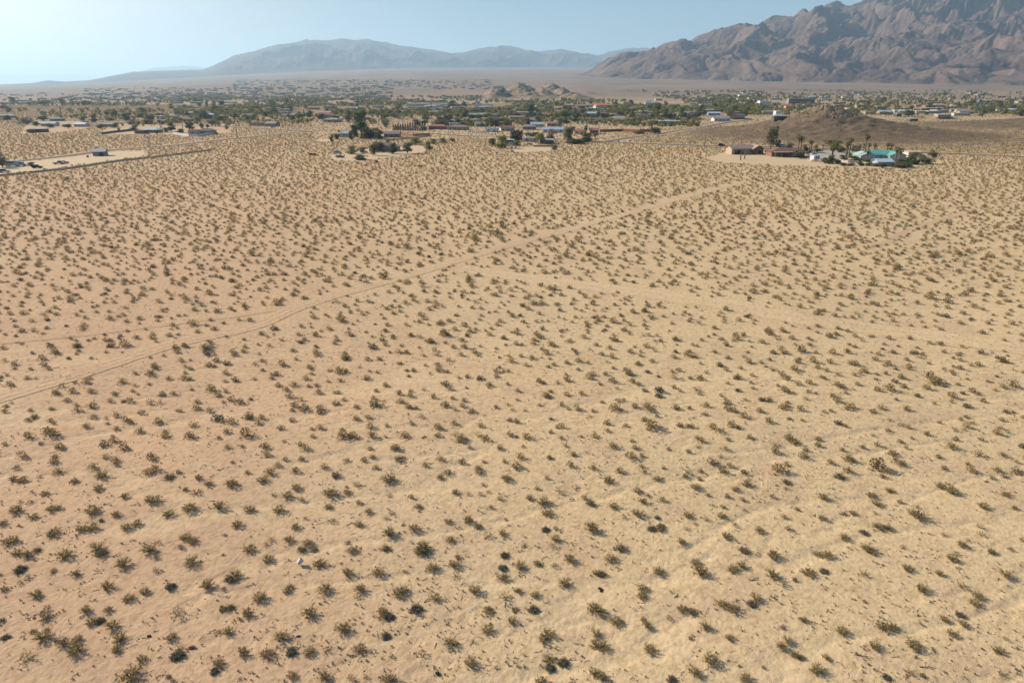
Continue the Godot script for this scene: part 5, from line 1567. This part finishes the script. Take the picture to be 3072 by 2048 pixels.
func build_boulders() -> void:
	var mesh := SphereMesh.new()
	mesh.radial_segments = 7
	mesh.rings = 4
	mesh.radius = 0.5
	mesh.height = 1.0
	var a := mesh.get_mesh_arrays()
	var v: PackedVector3Array = a[Mesh.ARRAY_VERTEX]
	for i in v.size():
		v[i] *= 1.0 + 0.35 * n_fine.get_noise_3dv(v[i] * 90.0)
	a[Mesh.ARRAY_VERTEX] = v
	var am := ArrayMesh.new()
	am.add_surface_from_arrays(Mesh.PRIMITIVE_TRIANGLES, a)
	am.surface_set_material(0, wood_mat)
	var w := [[], []]
	for i in 1500:
		var r := absf(rng.randfn(0.0, 0.55))
		var an := rng.randf() * TAU
		var x := 256.0 + cos(an) * r * 56.0 - 10.0 * r
		var d := 588.0 + sin(an) * r * 52.0
		var k := knob(x, d)
		if k < 3.0: continue
		var s := (0.45 + 1.4 * pow(rng.randf(), 2.8)) * (1.35 if k > 16.0 else 0.75)
		w[0].append(Transform3D(Basis(rv().normalized(), rng.randf() * TAU).scaled(Vector3(s * 1.3, s, s)), Vector3(x, plain(x, d) + k + 0.25 - 0.1 * s, -d)))
		w[1].append(Color(0.14, 0.108, 0.078).lerp(Color(0.27, 0.205, 0.135), rng.randf() * sm(6.0, 18.0, k)))
	scatter("boulders", am, w[0], w[1], "weathered boulders piled over the top of the rocky hill", "boulders")

# ---------------------------------------------------------------- small things on the near sand
func build_small() -> void:
	var p := at(900, 1694)
	var o := thing("bucket", "white plastic bucket lying tipped on the sand", "bucket", p, 0.7)
	var b := MB.new()
	var ax := Vector3(0.75, 0.66, 0).normalized()
	b.tube([Vector3(-0.16, 0.2, 0), Vector3(-0.16, 0.2, 0) + ax * 0.46], [0.19, 0.24], 16, Color(0.5, 0.5, 0.48))
	for k in 16:
		var e := ax.cross(Vector3(0, 0, 1)).normalized()
		var c := Vector3(-0.16, 0.2, 0)
		b.tri(c, c + (e * cos(TAU * k / 16.0) + Vector3(0, 0, 1) * sin(TAU * k / 16.0)) * 0.19, c + (e * cos(TAU * (k + 1) / 16.0) + Vector3(0, 0, 1) * sin(TAU * (k + 1) / 16.0)) * 0.19, -ax, Color(0.6, 0.6, 0.58))
	part("shell", b.commit(wood_mat), o)
	b = MB.new()
	var q := Vector3(-0.16, 0.2, 0) + ax * 0.41
	b.tube([q, q + ax * 0.07], [0.255, 0.26], 16, Color(0.55, 0.56, 0.56))
	part("rim", b.commit(wood_mat), o)
	b = MB.new()
	for k in 16:
		var e := ax.cross(Vector3(0, 0, 1)).normalized()
		var c := q - ax * 0.02
		b.tri(c, c + (e * cos(TAU * k / 16.0) + Vector3(0, 0, 1) * sin(TAU * k / 16.0)) * 0.22, c + (e * cos(TAU * (k + 1) / 16.0) + Vector3(0, 0, 1) * sin(TAU * (k + 1) / 16.0)) * 0.22, ax, Color(0.16, 0.19, 0.2))
	part("contents", b.commit(wood_mat), o)
	# blue scrap
	p = at(894, 1909)
	b = MB.new()
	b.box(Vector3(0, 0.05, 0), Vector3(0.28, 0.09, 0.1), Color(0.03, 0.02, 0.28), Basis(Vector3.UP, 0.3))
	b.box(Vector3(0.03, 0.1, 0.0), Vector3(0.16, 0.03, 0.07), Color(0.04, 0.03, 0.33), Basis(Vector3.UP, 0.5))
	var m := MeshInstance3D.new()
	m.name = "blue_scrap"
	m.mesh = b.commit(wood_mat)
	add_child(m, true)
	m.position = p
	tag(m, "small dark blue scrap of plastic lying on the sand", "litter")
	# rusty scraps
	for e in [[576.0, 1943.0, 0.36, "bent rust brown metal scrap near the bottom left corner"], [447.0, 1908.0, 0.24, "small rust brown scrap between two bushes at the lower left"], [1800.0, 1771.0, 0.42, "black rubber scrap lying alone right of the middle"], [1316.0, 2023.0, 0.36, "dark stone lying near the bottom edge"]]:
		p = at(e[0], e[1])
		b = MB.new()
		var tone: Color = Color(0.12, 0.055, 0.035) if e[0] < 700.0 else Color(0.035, 0.035, 0.035)
		for i in 4:
			b.box(Vector3(rng.randf_range(-0.4, 0.4) * e[2], 0.04 + 0.12 * e[2] * i * 0.5, rng.randf_range(-0.3, 0.3) * e[2]), Vector3(e[2] * rng.randf_range(0.4, 0.9), 0.13 * e[2] + 0.03, e[2] * 0.5), tone * rng.randf_range(0.8, 1.3), Basis(rv().normalized(), rng.randf_range(0.1, 0.5)))
		m = MeshInstance3D.new()
		m.name = numbered("metal_scrap" if e[0] < 700.0 else "dark_scrap")
		m.mesh = b.commit(wood_mat)
		add_child(m, true)
		m.position = p
		tag(m, e[3], "litter")
	# dead branches
	for e in [[2266.0, 1736.0, 0.9, 0.5, "forked dead branch beside an olive bush right of the middle"], [2785.0, 2002.0, 1.2, -0.1, "straight dead branch lying near the lower right corner"], [350.0, 1664.0, 0.8, 0.9, "thin dead stick leaning across the sand at the lower left"], [1280.0, 1800.0, 0.7, 1.0, "curved dead branch beside a dark bush in the lower middle"], [2592.0, 1969.0, 1.2, -0.3, "dead twig tangle at the lower right"]]:
		p = at(e[0], e[1])
		b = MB.new()
		var l: float = e[2]
		b.tube([Vector3(-l * 0.5, 0.03, 0), Vector3(0, 0.1, 0.05), Vector3(l * 0.5, 0.05, -0.06)], [0.04, 0.032, 0.012], 5, Color(0.13, 0.09, 0.065))
		b.tube([Vector3(0, 0.1, 0.05), Vector3(l * 0.25, 0.16, l * 0.25)], [0.025, 0.008], 4, Color(0.13, 0.09, 0.065))
		b.tube([Vector3(-l * 0.2, 0.07, 0.02), Vector3(0.0, 0.13, -l * 0.3)], [0.022, 0.008], 4, Color(0.13, 0.09, 0.065))
		m = MeshInstance3D.new()
		m.name = numbered("dead_branch")
		m.mesh = b.commit(wood_mat)
		add_child(m, true)
		m.position = p
		m.rotation.y = e[3]
		tag(m, e[4], "branch")

func _ready() -> void:
	rng.seed = 20240611
	# camera
	var cam := Camera3D.new()
	cam.name = "camera"
	cam.fov = 53.13
	cam.near = 0.5
	cam.far = 120000.0
	cam.position = Vector3(0, EYE, 0)
	cam.rotation_degrees = Vector3(-20.58, 0, 0)
	add_child(cam)
	cam.current = true
	# sky, air and exposure
	var sky := ProceduralSkyMaterial.new()
	sky.sky_top_color = Color(0.22, 0.46, 0.69)
	sky.sky_horizon_color = Color(0.74, 0.86, 0.90)
	sky.sky_curve = 0.16
	sky.sky_energy_multiplier = 0.8
	sky.ground_energy_multiplier = 0.62
	sky.ground_bottom_color = Color(0.55, 0.48, 0.38)
	sky.ground_horizon_color = Color(0.72, 0.78, 0.78)
	sky.sun_angle_max = 75.0
	sky.sun_curve = 0.5
	var we := WorldEnvironment.new()
	we.name = "world"
	var env := Environment.new()
	env.background_mode = Environment.BG_SKY
	env.sky = Sky.new()
	env.sky.sky_material = sky
	env.tonemap_mode = Environment.TONE_MAPPER_LINEAR
	env.tonemap_exposure = 1.58
	env.volumetric_fog_enabled = true
	env.volumetric_fog_density = 0.000066
	env.volumetric_fog_albedo = Color(0.77, 0.90, 1.0)
	env.volumetric_fog_anisotropy = 0.30
	env.sdfgi_enabled = true
	env.ssao_enabled = true
	env.ssil_enabled = true
	we.environment = env
	add_child(we)
	# sun, to the left of the view and a little ahead
	var sun := DirectionalLight3D.new()
	sun.name = "sun"
	sun.light_energy = 1.6
	sun.light_color = Color(1.0, 0.955, 0.89)
	sun.light_angular_distance = 0.5
	sun.shadow_enabled = true
	var el := deg_to_rad(28.0)
	var az := deg_to_rad(62.0)
	var to_sun := Vector3(-sin(az) * cos(el), sin(el), -cos(az) * cos(el))
	sun.transform = Transform3D(Basis.looking_at(-to_sun, Vector3.UP), Vector3.ZERO)
	add_child(sun)
	# noises
	for e in [[n_roll, 0.014, 2, 1], [n_rill, 0.055, 2, 2], [n_lump, 0.75, 3, 3], [n_tone, 0.011, 3, 4], [n_fine, 0.09, 4, 5], [n_ridge, 0.012, 4, 6]]:
		e[0].noise_type = FastNoiseLite.TYPE_SIMPLEX_SMOOTH
		e[0].frequency = e[1]
		e[0].fractal_octaves = e[2]
		e[0].seed = e[3]
	n_rill.domain_warp_enabled = true
	n_rill.domain_warp_amplitude = 9.0
	n_rill.domain_warp_frequency = 0.03
	for k in KNOLLS:
		var r := ray(k[0], k[1])
		r /= -r.z
		var x: float = r.x * k[2]
		knolls.append([x, k[2], EYE + r.y * k[2] - plain(x, k[2]), k[3]])
	make_materials()
	# the land
	build_ground()
	build_knob()
	build_rough_hills()
	build_range("mountain", "bare brown rocky mountain range rising on the right", [1680, 262, 1717, 245, 1760, 222, 1817, 190, 1840, 176, 1887, 160, 1933, 152, 1955, 150, 2003, 130, 2044, 121, 2073, 124, 2108, 105, 2143, 90, 2180, 80, 2213, 72, 2240, 69, 2272, 79, 2300, 68, 2330, 57, 2377, 52, 2412, 36, 2435, 41, 2476, 25, 2517, 14, 2552, 22, 2581, 18, 2612, -2, 2680, -30, 2800, -60, 3000, -75, 3300, -80, 3700, -30, 4200, 60, 4600, 150], [5600.0, 2900.0], [6600.0, 5400.0], 720, 340, 420.0, 1150.0, Color(0.085, 0.06, 0.053), Color(0.22, 0.155, 0.123), 1.75, 0.35, [[2228, 70, 5700, 2.1], [2412, 36, 6000, 2.1], [2517, 14, 6100, 2.0], [2620, 0, 6100, 2.0], [2038, 121, 5800, 2.1], [1927, 151, 5900, 2.2], [1885, 161, 6000, 2.2], [2021, 142, 5350, 2.2], [2105, 158, 4950, 2.1], [2215, 124, 5150, 2.0], [2377, 128, 4850, 2.0], [2266, 175, 4550, 2.2], [2318, 157, 4700, 2.0], [2405, 171, 4450, 2.2], [2692, 87, 5000, 2.1], [2779, 111, 4700, 2.0], [3000, 99, 4400, 2.1], [2657, 138, 4500, 2.1], [1951, 201, 5050, 2.4], [2040, 190, 4800, 2.3], [2983, 140, 4100, 2.1], [2867, 187, 3950, 2.3], [2692, 198, 4000, 2.4], [2563, 200, 4100, 2.4], [2540, 110, 5100, 2.0], [2860, 60, 5100, 2.0], [3060, 40, 5200, 2.0], [2150, 205, 4550, 2.4], [1870, 215, 5250, 2.6], [1800, 222, 5500, 2.8], [2480, 205, 4150, 2.4], [2790, 205, 3800, 2.4], [3060, 205, 3700, 2.4], [3250, 60, 4700, 2.0], [3500, 90, 4300, 2.0], [3750, 120, 4500, 2.0], [3350, 170, 3700, 2.2], [3600, 180, 3600, 2.2], [4000, 160, 4200, 2.1]])
	build_range("far_mountain", "broad blue hazy mountain range in the distance", [-300, 262, 0, 254, 93, 249, 140, 241, 190, 244, 265, 240, 312, 231, 398, 215, 480, 212, 607, 208, 640, 196, 667, 183, 700, 168, 731, 160, 790, 146, 836, 137, 880, 131, 914, 127, 993, 121, 1060, 119, 1123, 121, 1175, 134, 1254, 146, 1310, 152, 1358, 160, 1384, 159, 1430, 149, 1476, 141, 1528, 139, 1580, 150, 1620, 158, 1685, 149, 1750, 161, 1802, 164, 1829, 152, 1900, 147, 1990, 150, 2150, 170], [5200.0, 13500.0], [8000.0, 18500.0], 560, 180, 480.0, 3000.0, Color(0.07, 0.06, 0.055), Color(0.17, 0.135, 0.11), 1.5, 0.2, [[934, 171, 12500, 3.2], [1040, 160, 12900, 3.2], [1167, 146, 13300, 3.0], [1256, 158, 13600, 3.0], [1363, 178, 13800, 3.2], [833, 195, 11500, 3.5], [1482, 190, 14200, 3.2], [1000, 190, 11400, 3.5], [1130, 188, 11900, 3.5], [740, 196, 11500, 3.5], [1660, 186, 15000, 3.0], [1570, 172, 16500, 3.0], [1760, 190, 15000, 3.0]])
	build_range("far_mountain", "pale far ridge behind the blue mountain on the left", [300, 250, 380, 228, 421, 215, 464, 204, 547, 198, 607, 202, 680, 215, 760, 240], [24000.0, 24000.0], [27000.0, 27000.0], 120, 60, 200.0, 3000.0, Color(0.16, 0.13, 0.11), Color(0.25, 0.2, 0.16), 1.1, 0.2)
	build_range("far_mountain", "faint farthest ridge on the left horizon", [-300, 236, -100, 225, 0, 223, 66, 230, 86, 225, 133, 223, 206, 221, 285, 231, 360, 245], [40000.0, 40000.0], [43000.0, 43000.0], 120, 50, 200.0, 4000.0, Color(0.16, 0.13, 0.11), Color(0.25, 0.2, 0.16), 1.1, 0.2)
	build_roads()
	# plants and buildings
	make_plants()
	build_near_right()
	build_near_left()
	build_middle()
	build_far_town()
	for e in [[2807, 464, 412, "tall leaning wooden utility pole right of the teal roofed house"], [3012, 474, 413, "wooden utility pole near the right edge of the road"], [2114, 440, 396, "wooden utility pole left of the black car"], [2516, 433, 405, "wooden utility pole behind the yellow olive mesquite"], [1944, 433, 409, "wooden utility pole beside the climbing road"], [1486, 406, 379, "wooden utility pole beside the plain white box"], [1345, 401, 366, "wooden utility pole in front of the red roofed house"], [1156, 392, 362, "wooden utility pole left of the cypress row"], [970, 390, 359, "wooden utility pole left of the tallest dark tree"], [751, 383, 352, "wooden utility pole beside the low brown house"], [712, 414, 376, "wooden utility pole on the near side of the left road"], [448, 444, 409, "thin wooden utility pole in the left scrub"], [2360, 412, 388, "short wooden utility pole at the foot of the rocky hill"]]:
		utility_pole(e[0], e[1], e[2], e[3])
	power_line(7, 6, "slack power wires between the cypress row and the red roofed house")
	power_line(6, 5, "slack power wires between the red roofed house and the white box")
	power_line(8, 7, "slack power wires past the tallest dark tree")
	build_boulders()
	build_bushes()
	build_litter()
	build_small()
	print("made ", get_child_count())
